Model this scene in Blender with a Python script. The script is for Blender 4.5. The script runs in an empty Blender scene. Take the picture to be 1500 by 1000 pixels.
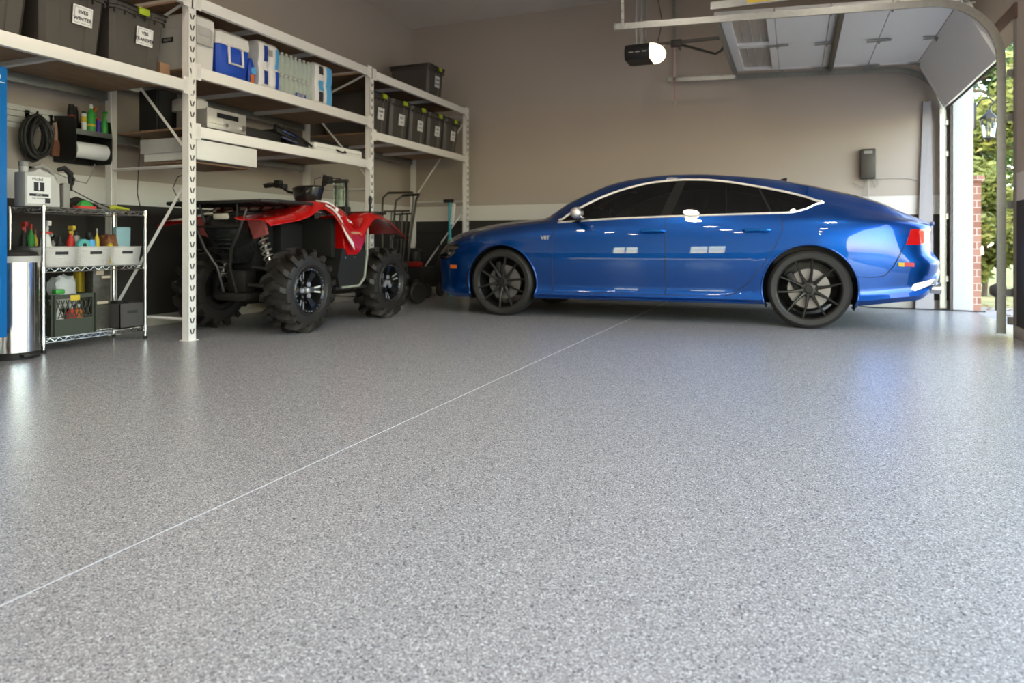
import bpy, bmesh, math, random
from mathutils import Vector, Matrix
PI = math.pi
SC = bpy.context.scene
COL = SC.collection
rnd = random.Random(7)

# ---------------------------------------------------------------- materials
def nodes_of(name):
    m = bpy.data.materials.new(name)
    m.use_nodes = True
    nt = m.node_tree
    return m, nt, nt.nodes['Principled BSDF']

def mat(name, col, rough=0.5, metal=0.0, var=0.06, scale=20.0, bump=0.0, bscale=None,
        coat=0.0, coat_rough=0.03, emit=None, estr=0.0, trans=0.0, ior=1.45, alpha=1.0, spec=0.5):
    m, nt, p = nodes_of(name)
    N, L = nt.nodes, nt.links
    tc = N.new('ShaderNodeTexCoord')
    no = N.new('ShaderNodeTexNoise')
    no.inputs['Scale'].default_value = scale
    no.inputs['Detail'].default_value = 3
    L.new(tc.outputs['Object'], no.inputs['Vector'])
    mr = N.new('ShaderNodeMapRange')
    mr.inputs['To Min'].default_value = 1 - var
    mr.inputs['To Max'].default_value = 1 + var
    L.new(no.outputs['Fac'], mr.inputs['Value'])
    mx = N.new('ShaderNodeVectorMath')
    mx.operation = 'SCALE'
    mx.inputs[0].default_value = col[:3]
    L.new(mr.outputs['Result'], mx.inputs['Scale'])
    L.new(mx.outputs[0], p.inputs['Base Color'])
    p.inputs['Roughness'].default_value = rough
    p.inputs['Metallic'].default_value = metal
    p.inputs['Coat Weight'].default_value = coat
    p.inputs['Coat Roughness'].default_value = coat_rough
    p.inputs['Transmission Weight'].default_value = trans
    p.inputs['IOR'].default_value = ior
    p.inputs['Alpha'].default_value = alpha
    p.inputs['Specular IOR Level'].default_value = spec
    if emit:
        p.inputs['Emission Color'].default_value = (*emit, 1)
        p.inputs['Emission Strength'].default_value = estr
    if bump:
        b = N.new('ShaderNodeBump')
        b.inputs['Strength'].default_value = bump
        b.inputs['Distance'].default_value = 0.01
        n2 = N.new('ShaderNodeTexNoise')
        n2.inputs['Scale'].default_value = bscale or scale * 4
        n2.inputs['Detail'].default_value = 4
        L.new(tc.outputs['Object'], n2.inputs['Vector'])
        L.new(n2.outputs['Fac'], b.inputs['Height'])
        L.new(b.outputs['Normal'], p.inputs['Normal'])
    return m

def ramp(nt, stops, interp='LINEAR'):
    r = nt.nodes.new('ShaderNodeValToRGB')
    r.color_ramp.interpolation = interp
    e = r.color_ramp.elements
    while len(e) < len(stops):
        e.new(0.5)
    for el, (p, c) in zip(e, stops):
        el.position = p
        el.color = (*c, 1)
    return r

def floor_material():
    m, nt, p = nodes_of('flake_epoxy')
    N, L = nt.nodes, nt.links
    tc = N.new('ShaderNodeTexCoord')
    v = N.new('ShaderNodeTexVoronoi')
    v.inputs['Scale'].default_value = 330
    L.new(tc.outputs['Object'], v.inputs['Vector'])
    sep = N.new('ShaderNodeSeparateColor')
    L.new(v.outputs['Color'], sep.inputs['Color'])
    r = ramp(nt, [(0.0, (.12, .12, .135)), (0.06, (.25, .245, .25)), (0.35, (.32, .315, .318)),
                  (0.62, (.38, .375, .38)), (0.86, (.56, .555, .565))], 'CONSTANT')
    L.new(sep.outputs['Red'], r.inputs['Fac'])
    v2 = N.new('ShaderNodeTexVoronoi')
    v2.inputs['Scale'].default_value = 180
    L.new(tc.outputs['Object'], v2.inputs['Vector'])
    s2 = N.new('ShaderNodeSeparateColor')
    L.new(v2.outputs['Color'], s2.inputs['Color'])
    r2 = ramp(nt, [(0.0, (.55, .57, .62)), (0.035, (1, 1, 1)), (0.94, (1.25, 1.25, 1.25))], 'CONSTANT')
    L.new(s2.outputs['Green'], r2.inputs['Fac'])
    mul = N.new('ShaderNodeMix')
    mul.data_type = 'RGBA'
    mul.blend_type = 'MULTIPLY'
    mul.inputs['Factor'].default_value = 1
    L.new(r.outputs['Color'], mul.inputs['A'])
    L.new(r2.outputs['Color'], mul.inputs['B'])
    L.new(mul.outputs['Result'], p.inputs['Base Color'])
    n = N.new('ShaderNodeTexNoise')
    n.inputs['Scale'].default_value = 90
    n.inputs['Detail'].default_value = 5
    L.new(tc.outputs['Object'], n.inputs['Vector'])
    b = N.new('ShaderNodeBump')
    b.inputs['Strength'].default_value = 0.22
    b.inputs['Distance'].default_value = 0.004
    L.new(n.outputs['Fac'], b.inputs['Height'])
    L.new(b.outputs['Normal'], p.inputs['Normal'])
    p.inputs['Roughness'].default_value = 0.26
    p.inputs['Specular IOR Level'].default_value = 0.6
    return m

def wall_material():
    """taupe paint above, white band, charcoal below (real paint bands by height)"""
    m, nt, p = nodes_of('painted_wall')
    N, L = nt.nodes, nt.links
    g = N.new('ShaderNodeNewGeometry')
    s = N.new('ShaderNodeSeparateXYZ')
    L.new(g.outputs['Position'], s.inputs[0])
    mr = N.new('ShaderNodeMapRange')
    mr.inputs['From Max'].default_value = 4.0
    L.new(s.outputs['Z'], mr.inputs['Value'])
    r = ramp(nt, [(0.0, (.030, .026, .023)), (1.075 / 4, (.74, .71, .67)), (1.285 / 4, (.455, .395, .345))], 'CONSTANT')
    L.new(mr.outputs['Result'], r.inputs['Fac'])
    tc = N.new('ShaderNodeTexCoord')
    n = N.new('ShaderNodeTexNoise')
    n.inputs['Scale'].default_value = 120
    L.new(tc.outputs['Object'], n.inputs['Vector'])
    b = N.new('ShaderNodeBump')
    b.inputs['Strength'].default_value = 0.08
    b.inputs['Distance'].default_value = 0.004
    L.new(n.outputs['Fac'], b.inputs['Height'])
    L.new(b.outputs['Normal'], p.inputs['Normal'])
    L.new(r.outputs['Color'], p.inputs['Base Color'])
    p.inputs['Roughness'].default_value = 0.62
    return m

def wood_material(name, c1, c2, sc=6):
    m, nt, p = nodes_of(name)
    N, L = nt.nodes, nt.links
    tc = N.new('ShaderNodeTexCoord')
    mp = N.new('ShaderNodeMapping')
    mp.inputs['Scale'].default_value = (sc * 6, sc, sc * 3)
    L.new(tc.outputs['Object'], mp.inputs['Vector'])
    n = N.new('ShaderNodeTexNoise')
    n.inputs['Scale'].default_value = 1.0
    n.inputs['Detail'].default_value = 6
    L.new(mp.outputs['Vector'], n.inputs['Vector'])
    r = ramp(nt, [(0.3, c1), (0.7, c2)])
    L.new(n.outputs['Fac'], r.inputs['Fac'])
    L.new(r.outputs['Color'], p.inputs['Base Color'])
    p.inputs['Roughness'].default_value = 0.6
    return m

def brick_material():
    m, nt, p = nodes_of('brick')
    N, L = nt.nodes, nt.links
    tc = N.new('ShaderNodeTexCoord')
    mp = N.new('ShaderNodeMapping')
    mp.inputs['Rotation'].default_value = (PI / 2, 0, 0)
    L.new(tc.outputs['Object'], mp.inputs['Vector'])
    b = N.new('ShaderNodeTexBrick')
    b.inputs['Scale'].default_value = 5
    b.inputs['Color1'].default_value = (.27, .12, .085, 1)
    b.inputs['Color2'].default_value = (.36, .19, .14, 1)
    b.inputs['Mortar'].default_value = (.5, .45, .4, 1)
    b.inputs['Row Height'].default_value = .38
    L.new(mp.outputs['Vector'], b.inputs['Vector'])
    L.new(b.outputs['Color'], p.inputs['Base Color'])
    p.inputs['Roughness'].default_value = 0.85
    return m

def glass_material(name, tint, gloss_rough=0.02, fac=0.35):
    m = bpy.data.materials.new(name)
    m.use_nodes = True
    nt = m.node_tree
    N, L = nt.nodes, nt.links
    N.clear()
    out = N.new('ShaderNodeOutputMaterial')
    tr = N.new('ShaderNodeBsdfTransparent')
    tr.inputs['Color'].default_value = (*tint, 1)
    gl = N.new('ShaderNodeBsdfGlossy')
    gl.inputs['Roughness'].default_value = gloss_rough
    gl.inputs['Color'].default_value = (1, 1, 1, 1)
    fr = N.new('ShaderNodeFresnel')
    fr.inputs['IOR'].default_value = 1.5
    tc = N.new('ShaderNodeTexCoord')
    no = N.new('ShaderNodeTexNoise')
    no.inputs['Scale'].default_value = 3
    L.new(tc.outputs['Object'], no.inputs['Vector'])
    ad = N.new('ShaderNodeMath')
    ad.operation = 'MULTIPLY_ADD'
    ad.inputs[1].default_value = 0.01
    L.new(no.outputs['Fac'], ad.inputs[0])
    L.new(fr.outputs['Fac'], ad.inputs[2])
    mx = N.new('ShaderNodeMixShader')
    L.new(ad.outputs[0], mx.inputs['Fac'])
    L.new(tr.outputs[0], mx.inputs[1])
    L.new(gl.outputs[0], mx.inputs[2])
    L.new(mx.outputs[0], out.inputs['Surface'])
    return m

M = {}
M['floor'] = floor_material()
M['wall'] = wall_material()
M['ceiling'] = mat('ceiling_paint', (.72, .66, .60), .75, bump=.06, scale=60)
M['concrete'] = mat('concrete', (.42, .40, .36), .85, var=.15, bump=.3, scale=15)
M['joint'] = mat('joint_filler', (.50, .51, .54), .5)
M['jointdark'] = mat('dark_joint_grout', (.22, .22, .25), .6)  # darker grout, own colour of the second floor joint
M['white_steel'] = mat('white_steel', (.80, .78, .75), .38, var=.02)
M['slot'] = mat('slot_dark', (.03, .028, .025), .7)
M['galv'] = mat('galvanised_steel', (.31, .32, .31), .34, .85, var=.18, scale=25)
M['chrome'] = mat('chrome', (.72, .71, .69), .16, 1.0)
M['chip'] = wood_material('particle_board', (.25, .15, .085), (.36, .23, .14))
M['tote'] = mat('dark_grey_plastic', (.070, .062, .056), .42, bump=.04)
M['totelid'] = mat('lid_plastic', (.045, .040, .036), .42)
M['lime'] = mat('lime_plastic', (.36, .46, .02), .4)
M['paper'] = mat('white_paper', (.80, .80, .80), .7, var=.02)
M['ink'] = mat('black_ink', (.03, .03, .035), .7)
M['bluecab'] = mat('blue_powder_coat', (.0, .135, .43), .33, coat=.3, var=.04)
M['bluecab2'] = mat('blue_gap', (.0, .04, .14), .5)
M['blackp'] = mat('black_plastic', (.018, .017, .016), .48, bump=.05, spec=.35)
M['blackg'] = mat('black_gloss', (.012, .012, .012), .12)
M['blackm'] = mat('black_metal', (.025, .023, .021), .35, .3)
M['rubber'] = mat('black_rubber', (.020, .018, .016), .55, bump=.12, bscale=120)
M['mudrubber'] = mat('mud_tyre_rubber', (.020, .017, .014), .46, bump=.2, bscale=60)
M['stainless'] = mat('stainless', (.66, .65, .63), .17, 1.0, var=.04)
M['redwheel'] = mat('red_caster', (.35, .02, .015), .35)
M['whitep'] = mat('white_plastic', (.74, .73, .70), .42, var=.03)
M['greyp'] = mat('grey_plastic', (.30, .29, .27), .45)
M['lightgrey'] = mat('light_grey', (.50, .49, .47), .45)
M['coolblue'] = mat('cooler_blue', (.01, .07, .48), .38, var=.04)
M['cardboard'] = mat('cardboard', (.34, .20, .12), .85, var=.12)
M['crate'] = mat('olive_crate', (.045, .052, .038), .5)
M['silverp'] = mat('silver_faceplate', (.50, .48, .45), .32, .5)
M['yellow'] = mat('yellow', (.62, .45, .04), .5)
M['green'] = mat('green_plastic', (.05, .33, .06), .4)
M['red'] = mat('red_plastic', (.55, .03, .02), .4)
M['orange'] = mat('orange_plastic', (.62, .16, .02), .4)
M['teal'] = mat('teal_plastic', (.10, .42, .40), .4)
M['tealmist'] = mat('pale_blue_plastic', (.28, .47, .52), .45)
M['brown'] = mat('brown_bag', (.22, .09, .04), .5)
M['navy'] = mat('navy_print', (.012, .04, .25), .4)
M['skyblue'] = mat('sky_blue_print', (.10, .40, .75), .4)
M['wrap'] = mat('plastic_film', (.78, .78, .78), .18, coat=.5, bump=.3, bscale=30)
M['bottleclear'] = mat('pet_bottle', (.62, .74, .66), .08, alpha=.42, var=.1)
M['purple'] = mat('purple_plastic', (.08, .03, .35), .4)
M['acrylic'] = glass_material('clear_acrylic', (.90, .94, .92))
M['wallvinyl'] = mat('white_slatwall', (.62, .60, .57), .5)
M['paint'] = None
M['trimwhite'] = mat('white_trim_paint', (.44, .44, .44), .45, var=.02)
M['greywood'] = mat('grey_jamb', (.22, .20, .18), .6)
M['doorwhite'] = mat('garage_door_steel', (.86, .84, .83), .45, var=.02)
M['brick'] = brick_material()
M['bag'] = mat('clear_bag', (.75, .76, .76), .2, alpha=.55, bump=.8, bscale=25)
M['innerblack'] = mat('inner_black', (.010, .0095, .009), .75, spec=.3)
M['foam'] = mat('foam_board', (.40, .385, .40), .7)
M['bronze'] = mat('bronze_tube', (.10, .085, .065), .35, .6)
M['basket'] = mat('woven_basket_plastic', (.78, .76, .73), .5, bump=.9, bscale=140)

# ---------------------------------------------------------------- mesh builder
class MB:
    def __init__(s):
        s.bm = bmesh.new()

    def _faces(s, before, mi):
        s.bm.faces.ensure_lookup_table()
        for f in s.bm.faces[before:]:
            f.material_index = mi

    def box(s, c, d, mi=0, bev=0.0, rot=None, seg=2):
        old = set(s.bm.faces) if mi and bev > 0 else None
        nb = len(s.bm.faces)
        mtx = Matrix.Translation(c) @ (rot.to_4x4() if rot is not None else Matrix()) @ Matrix.Diagonal((d[0], d[1], d[2], 1))
        r = bmesh.ops.create_cube(s.bm, size=1, matrix=mtx)
        if bev > 0:
            es = list({e for v in r['verts'] for e in v.link_edges})
            bmesh.ops.bevel(s.bm, geom=es, offset=min(bev, min(d) * .49), segments=seg, affect='EDGES', profile=.5)
            if mi:
                for f in s.bm.faces:
                    if f not in old:
                        f.material_index = mi
            return s
        for f in {f for v in r['verts'] for f in v.link_faces}:
            f.material_index = mi
        return s

    def lo(s, a, b, mi=0, bev=0.0):
        c = [(a[i] + b[i]) / 2 for i in range(3)]
        d = [abs(b[i] - a[i]) for i in range(3)]
        return s.box(c, d, mi, bev)

    def ring_loft(s, rings, mi=0, cap=True, closed=True):
        bm = s.bm
        vs = [[bm.verts.new(p) for p in r] for r in rings]
        n = len(rings[0])
        fs = []
        for a, b in zip(vs, vs[1:]):
            for i in range(n if closed else n - 1):
                j = (i + 1) % n
                try:
                    fs.append(bm.faces.new((a[i], a[j], b[j], b[i])))
                except ValueError:
                    pass
        if cap:
            for r, rev in ((vs[0], True), (vs[-1], False)):
                try:
                    fs.append(bm.faces.new(list(reversed(r)) if rev else r))
                except ValueError:
                    pass
        for f in fs:
            f.material_index = mi
        return s

    def cyl(s, p0, p1, r0, r1=None, seg=16, mi=0, cap=True):
        r1 = r0 if r1 is None else r1
        p0, p1 = Vector(p0), Vector(p1)
        z = (p1 - p0).normalized()
        x = z.orthogonal().normalized()
        y = z.cross(x)
        R = []
        for p, r in ((p0, r0), (p1, r1)):
            R.append([p + (x * math.cos(2 * PI * i / seg) + y * math.sin(2 * PI * i / seg)) * r for i in range(seg)])
        return s.ring_loft(R, mi, cap)

    def tube(s, pts, r, seg=8, mi=0, closed=False, flat=None):
        pts = [Vector(p) for p in pts]
        n = len(pts)
        rings = []
        up = None
        for i in range(n):
            if closed:
                t = pts[(i + 1) % n] - pts[i - 1]
            else:
                t = pts[min(i + 1, n - 1)] - pts[max(i - 1, 0)]
            t.normalize()
            if up is None:
                up = t.orthogonal().normalized()
                if flat is not None:
                    up = Vector(flat)
            x = (up - t * up.dot(t))
            if x.length < 1e-5:
                x = t.orthogonal()
            x.normalize()
            if flat is None:
                up = x
            y = t.cross(x)
            rr = r[i] if isinstance(r, (list, tuple)) and not flat else (r if flat is None else r)
            if flat is not None:
                a, b = r
                rings.append([pts[i] + x * math.cos(2 * PI * k / seg) * a + y * math.sin(2 * PI * k / seg) * b for k in range(seg)])
            else:
                rings.append([pts[i] + (x * math.cos(2 * PI * k / seg) + y * math.sin(2 * PI * k / seg)) * rr for k in range(seg)])
        if closed:
            rings.append(rings[0])
            nb = len(s.bm.faces)
            s.ring_loft(rings, mi, cap=False)
            return s
        return s.ring_loft(rings, mi)

    def lathe(s, prof, o=(0, 0, 0), axis='z', seg=24, mi=0, cap=True, a0=0, a1=2 * PI):
        o = Vector(o)
        full = abs(a1 - a0 - 2 * PI) < 1e-6
        rings = []
        for r, h in prof:
            ring = []
            for k in range(seg if full else seg + 1):
                a = a0 + (a1 - a0) * k / seg
                c, q = math.cos(a) * r, math.sin(a) * r
                if axis == 'z':
                    ring.append(o + Vector((c, q, h)))
                elif axis == 'x':
                    ring.append(o + Vector((h, c, q)))
                else:
                    ring.append(o + Vector((q, h, c)))
            rings.append(ring)
        return s.ring_loft(rings, mi, cap and full, closed=full)

    def prism(s, poly, a, b, plane='xz', mi=0):
        def P(u, v, w):
            return {'xz': (u, w, v), 'yz': (w, u, v), 'xy': (u, v, w)}[plane]
        return s.ring_loft([[Vector(P(u, v, a)) for u, v in poly], [Vector(P(u, v, b)) for u, v in poly]], mi)

    def quad(s, a, b, c, d, mi=0):
        f = s.bm.faces.new([s.bm.verts.new(p) for p in (a, b, c, d)])
        f.material_index = mi
        return s

    def text(s, body, size, origin, right, up, mi=0, depth=.0006, align='CENTER', bold=False):
        cu = bpy.data.curves.new('txt', 'FONT')
        cu.body = body
        cu.size = size
        cu.align_x = align
        cu.align_y = 'CENTER'
        cu.extrude = depth
        cu.resolution_u = 3
        if bold:
            cu.offset = size * .02
        ob = bpy.data.objects.new('txt', cu)
        COL.objects.link(ob)
        dg = bpy.context.evaluated_depsgraph_get()
        dg.update()
        me = bpy.data.meshes.new_from_object(ob.evaluated_get(dg))
        R, U = Vector(right).normalized(), Vector(up).normalized()
        W = R.cross(U)
        mt = Matrix.Translation(origin) @ Matrix((R, U, W)).transposed().to_4x4()
        me.transform(mt)
        old = set(s.bm.faces)
        s.bm.from_mesh(me)
        for f in s.bm.faces:
            if f not in old:
                f.material_index = mi
        bpy.data.objects.remove(ob)
        bpy.data.curves.remove(cu)
        bpy.data.meshes.remove(me)
        return s

    def build(s, name, mats, parent=None, loc=(0, 0, 0), rot=(0, 0, 0), smooth=True, ang=38, shift=None, recalc=True, dist=None):
        bm = s.bm
        if dist:
            bmesh.ops.remove_doubles(bm, verts=bm.verts, dist=dist)
        if recalc:
            bmesh.ops.recalc_face_normals(bm, faces=bm.faces)
        if shift is not None:
            bmesh.ops.translate(bm, verts=bm.verts, vec=[-a for a in shift])
        if smooth:
            th = math.radians(ang)
            for f in bm.faces:
                f.smooth = True
            for e in bm.edges:
                if len(e.link_faces) == 2:
                    e.smooth = e.calc_face_angle(0) < th
                    if e.link_faces[0].material_index != e.link_faces[1].material_index:
                        e.smooth = False
        me = bpy.data.meshes.new(name)
        bm.to_mesh(me)
        bm.free()
        if not isinstance(mats, (list, tuple)):
            mats = [mats]
        for m in mats:
            me.materials.append(m)
        o = bpy.data.objects.new(name, me)
        COL.objects.link(o)
        o.location = loc
        o.rotation_euler = rot
        if parent is not None:
            o.parent = parent
        return o

def tag(o, label, cat, group=None):
    o['label'] = label
    o['category'] = cat
    if group:
        o['group'] = group
    return o

def thing(name, label, cat, loc=(0, 0, 0), rz=0.0, group=None):
    o = bpy.data.objects.new(name, None)
    COL.objects.link(o)
    o.empty_display_size = .1
    o.location = loc
    o.rotation_euler = (0, 0, rz)
    return tag(o, label, cat, group)

def struct(o):
    o['kind'] = 'structure'
    return o

def dup(root, loc=None, rz=None, label=None, group=None):
    def cp(o, par):
        c = o.copy()
        COL.objects.link(c)
        c.parent = par
        for ch in list(o.children):
            cp(ch, c)
        return c
    r = cp(root, None)
    if loc is not None:
        r.location = loc
    if rz is not None:
        r.rotation_euler = (0, 0, rz)
    if label:
        r['label'] = label
    if group:
        r['group'] = group
    return r

def pchip(tab):
    xs = [p[0] for p in tab]
    ys = [p[1] for p in tab]
    n = len(xs)
    h = [xs[i + 1] - xs[i] for i in range(n - 1)]
    d = [(ys[i + 1] - ys[i]) / h[i] for i in range(n - 1)]
    m = [0] * n
    m[0], m[-1] = d[0], d[-1]
    for i in range(1, n - 1):
        if d[i - 1] * d[i] > 0:
            w1, w2 = 2 * h[i] + h[i - 1], h[i] + 2 * h[i - 1]
            m[i] = (w1 + w2) / (w1 / d[i - 1] + w2 / d[i])
    def f(x):
        if x <= xs[0]:
            return ys[0]
        if x >= xs[-1]:
            return ys[-1]
        i = 0
        while x > xs[i + 1]:
            i += 1
        t = (x - xs[i]) / h[i]
        return ((1 + 2 * t) * (1 - t) ** 2 * ys[i] + t * (1 - t) ** 2 * h[i] * m[i]
                + t * t * (3 - 2 * t) * ys[i + 1] + t * t * (t - 1) * h[i] * m[i + 1])
    return f

def sstep(a, b, x):
    t = max(0, min(1, (x - a) / (b - a)))
    return t * t * (3 - 2 * t)
# ================================================================ ROOM
LX, RX, BY, FY, CZ = -5.37, 1.62, 9.10, -4.0, 4.0      # left wall, right wall, back wall, front wall, ceiling
D0, D1 = 6.58, 8.95                                   # the single garage door opening in the right wall
B0, B1 = -3.3, 5.7                                     # the wide open door beside the camera

fl = MB()
fl.lo((LX - .2, FY - .2, -.12), (RX + .18, BY + .2, 0))
struct(fl.build('floor', M['floor'], smooth=False))
j = MB()
j.lo((-1.5045, FY, 0.0), (-1.5005, BY, .0008))
struct(j.build('trim_1', M['joint'], smooth=False))
j = MB()
j.prism([(-.6, 2.98), (-.6, 2.983), (RX, 3.452), (RX, 3.447)], 0, .0008, 'xy')
struct(j.build('trim_2', M['jointdark'], smooth=False))

w = MB(); w.lo((LX - .15, FY - .15, .10), (LX, BY + .15, CZ)); struct(w.build('wall_left', M['wall'], smooth=False))
w = MB(); w.lo((LX, BY, .10), (RX + .16, BY + .15, CZ)); struct(w.build('wall_back', M['wall'], smooth=False))
# concrete stem wall showing as a curb under the painted walls
w = MB(); w.lo((LX - .15, FY, 0), (LX + .02, BY, .10), bev=.006); struct(w.build('baseboard_left', M['concrete']))
w = MB(); w.lo((LX + .02, BY - .02, 0), (RX, BY + .15, .10), bev=.006); struct(w.build('baseboard_back', M['concrete']))
# right wall with two openings
w = MB()
w.lo((RX, B1, .09), (RX + .16, D0, CZ))
w.lo((RX, D1, .09), (RX + .16, BY, CZ))
w.lo((RX, D0, 2.62), (RX + .16, D1, CZ))
w.lo((RX, B0, 2.62), (RX + .16, B1, CZ))
w.lo((RX, FY, .09), (RX + .16, B0, CZ))
struct(w.build('wall_right', M['wall'], smooth=False))
w = MB()
w.lo((RX - .015, B1 + .02, 0), (RX + .15, D0 - .02, .09), bev=.005)
w.lo((RX - .015, FY, 0), (RX + .15, B0 - .02, .09), bev=.005)
struct(w.build('baseboard_right', M['concrete']))
# front wall (behind the camera) with a row of windows
w = MB()
WN = [(-4.3, -3.6), (-2.5, -1.7)]
w.lo((LX, FY - .15, .10), (RX + .16, FY, 1.0))
w.lo((LX, FY - .15, 2.0), (RX + .16, FY, CZ))
xs = [LX] + [v for p in WN for v in p] + [RX + .16]
for a, b in zip(xs[::2], xs[1::2]):
    w.lo((a, FY - .15, 1.0), (b, FY, 2.0))
struct(w.build('wall_front', M['wall'], smooth=False))
for i, (a, b) in enumerate(WN):
    f = MB()
    for u0, u1, z0, z1 in ((a, b, 1.0, 1.04), (a, b, 1.96, 2.0), (a, a + .04, 1.0, 2.0), (b - .04, b, 1.0, 2.0),
                           ((a + b) / 2 - .015, (a + b) / 2 + .015, 1.04, 1.96), (a, b, 1.485, 1.515)):
        f.lo((u0, FY - .11, z0), (u1, FY - .05, z1))
    fo = struct(f.build('window_%d' % (i + 1), M['trimwhite'], smooth=False))
    g = MB(); g.lo((a + .03, FY - .085, 1.03), (b - .03, FY - .079, 1.97))
    g.build('window_pane', M['acrylic'], fo, smooth=False)
w = MB(); w.lo((LX - .15, FY - .15, CZ), (RX + .6, BY + .15, CZ + .12)); struct(w.build('ceiling', M['ceiling'], smooth=False))

# --- trim round the single door opening
t = MB()
t.lo((RX + .0, D1 - .035, 0), (RX + .16, D1 + .01, 2.62))                       # white far jamb
t.lo((RX + .16, D1 - .035, 0), (RX + .19, D1 + .16, 2.66))
struct(t.build('trim_3', M['trimwhite'], smooth=False))
t = MB()
t.lo((RX - .02, D1 - .01, 0), (RX, D1 + .09, 2.62))
struct(t.build('trim_4', M['greywood'], smooth=False))
t = MB()
t.lo((RX - .015, D0 - .035, 0), (RX + .0, D0 + .0, 2.62))
t.lo((RX, D0 - .0, 0), (RX + .16, D0 + .03, 2.62))
struct(t.build('trim_5', M['greywood'], smooth=False))
t = MB()
t.lo((RX - .02, D0 - .06, 2.52), (RX + .16, D1 + .06, 2.64))
struct(t.build('trim_6', mat('dark_header_wood', (.13, .08, .06), .6), smooth=False))
# exterior wall skin: brick wainscot left of the opening
w = MB()
w.lo((RX + .19, D1 + .0, 0), (RX + .27, BY + 1.6, 1.42))
w.lo((RX + .185, D1 - .03, 1.42), (RX + .30, BY + 1.6, 1.49), bev=.01)
struct(w.build('wall_outer', M['brick']))

# --- overhead door, single: five leaves up in their tracks
door = struct(bpy.data.objects.new('door_1', None)); COL.objects.link(door)
yA, yB = 6.70, 8.87
XS = [(-.70, 2.865), (-.17, 2.84), (.30, 2.815), (.78, 2.79), (1.275, 2.765), (1.535, 2.25)]
def panel_seg(p, q, windows=False):
    b = MB()
    p, q = Vector((p[0], 0, p[1])), Vector((q[0], 0, q[1]))
    u = (q - p).normalized(); n = Vector((u.z, 0, -u.x))
    if n.z > 0: n = -n
    L = (q - p).length - .008
    T = .045
    def bx(a0, a1, y0, y1, t0, t1, mi=0):
        ps = []
        for a in (a0, a1):
            ps.append([p + u * a + n * t + Vector((0, y, 0)) for y, t in ((y0, t0), (y1, t0), (y1, t1), (y0, t1))])
        b.ring_loft(ps, mi)
    if not windows:
        bx(0, L, yA, yB, 0, -T)
        for yy in (yA, yB - .06):
            bx(0, L, yy, yy + .06, .010, 0)
    else:
        W = (yB - yA)
        n4 = 2
        bx(0, .13, yA, yB, .01, -T)
        bx(L - .07, L, yA, yB, .01, -T)
        cw = W / n4
        for k in range(n4 + 1):
            yy = yA + k * cw
            a0, a1 = max(yA, yy - .05), min(yB, yy + .05)
            bx(.13, L - .07, a0, a1, .01, -T)
        for k in range(n4):
            y0, y1 = yA + k * cw + .05, yA + (k + 1) * cw - .05
            bx(.13, L - .07, y0, y1, -.025, -.03, 1)
            for r in range(1, 4):
                a = .13 + (L - .2) * r / 4
                bx(a - .004, a + .004, y0, y1, -.02, -.034, 2)
    return b, u, n, p, L
frost = mat('milky_glass', (.42, .36, .31), .25, var=.05)
for i in range(5):
    b, u, n, p, L = panel_seg(XS[i], XS[i + 1], i == 0)
    pn = b.build('door_panel', [M['doorwhite'], frost, M['lightgrey']], door, smooth=False)
    # hinges on the seam after this panel
    if i < 4:
        q = Vector((XS[i + 1][0], 0, XS[i + 1][1]))
        for yy in (yA + .05, (yA + yB) / 2, yB - .05) if i else ((yA + yB) / 2,):
            h = MB()
            h.box(q + Vector((-.055, yy, -.02)), (.11, .05, .005))
            h.box(q + Vector((.055, yy, -.02)), (.11, .05, .005))
            h.cyl(q + Vector((0, yy - .03, -.03)), q + Vector((0, yy + .03, -.03)), .010)
            h.prism([(q.x - .02, q.z - .02), (q.x + .02, q.z - .02), (q.x, q.z - .055)], yy - .004, yy + .004, 'xz')
            h.build('hinge', M['galv'], pn)
# stiffening struts across the leaves
for xx in (-.66, .40):
    s_ = MB()
    z = 2.865 - (xx + .7) * .0505 - .03
    s_.lo((xx - .035, yA, z - .022), (xx - .005, yB, z + .02))
    s_.lo((xx - .05, yA, z + .0), (xx + .01, yB, z + .006))
    s_.build('door_strut', M['galv'] if xx < 0 else M['bronze'], door, smooth=False)
s_ = MB()
s_.tube([(1.55, yA, 2.235), (1.55, yB, 2.235)], .012)
s_.build('bottom_seal', M['rubber'], door)
# rollers
for yy in (yA - .03, yB + .03):
    for k in (0, 1, 2, 3, 4):
        r_ = MB()
        q = XS[k]
        r_.cyl((q[0] + .03, yy - .02, q[1] - .01), (q[0] + .03, yy + .02, q[1] - .01), .022)
        r_.build('door_roller', M['galv'], door)

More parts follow.
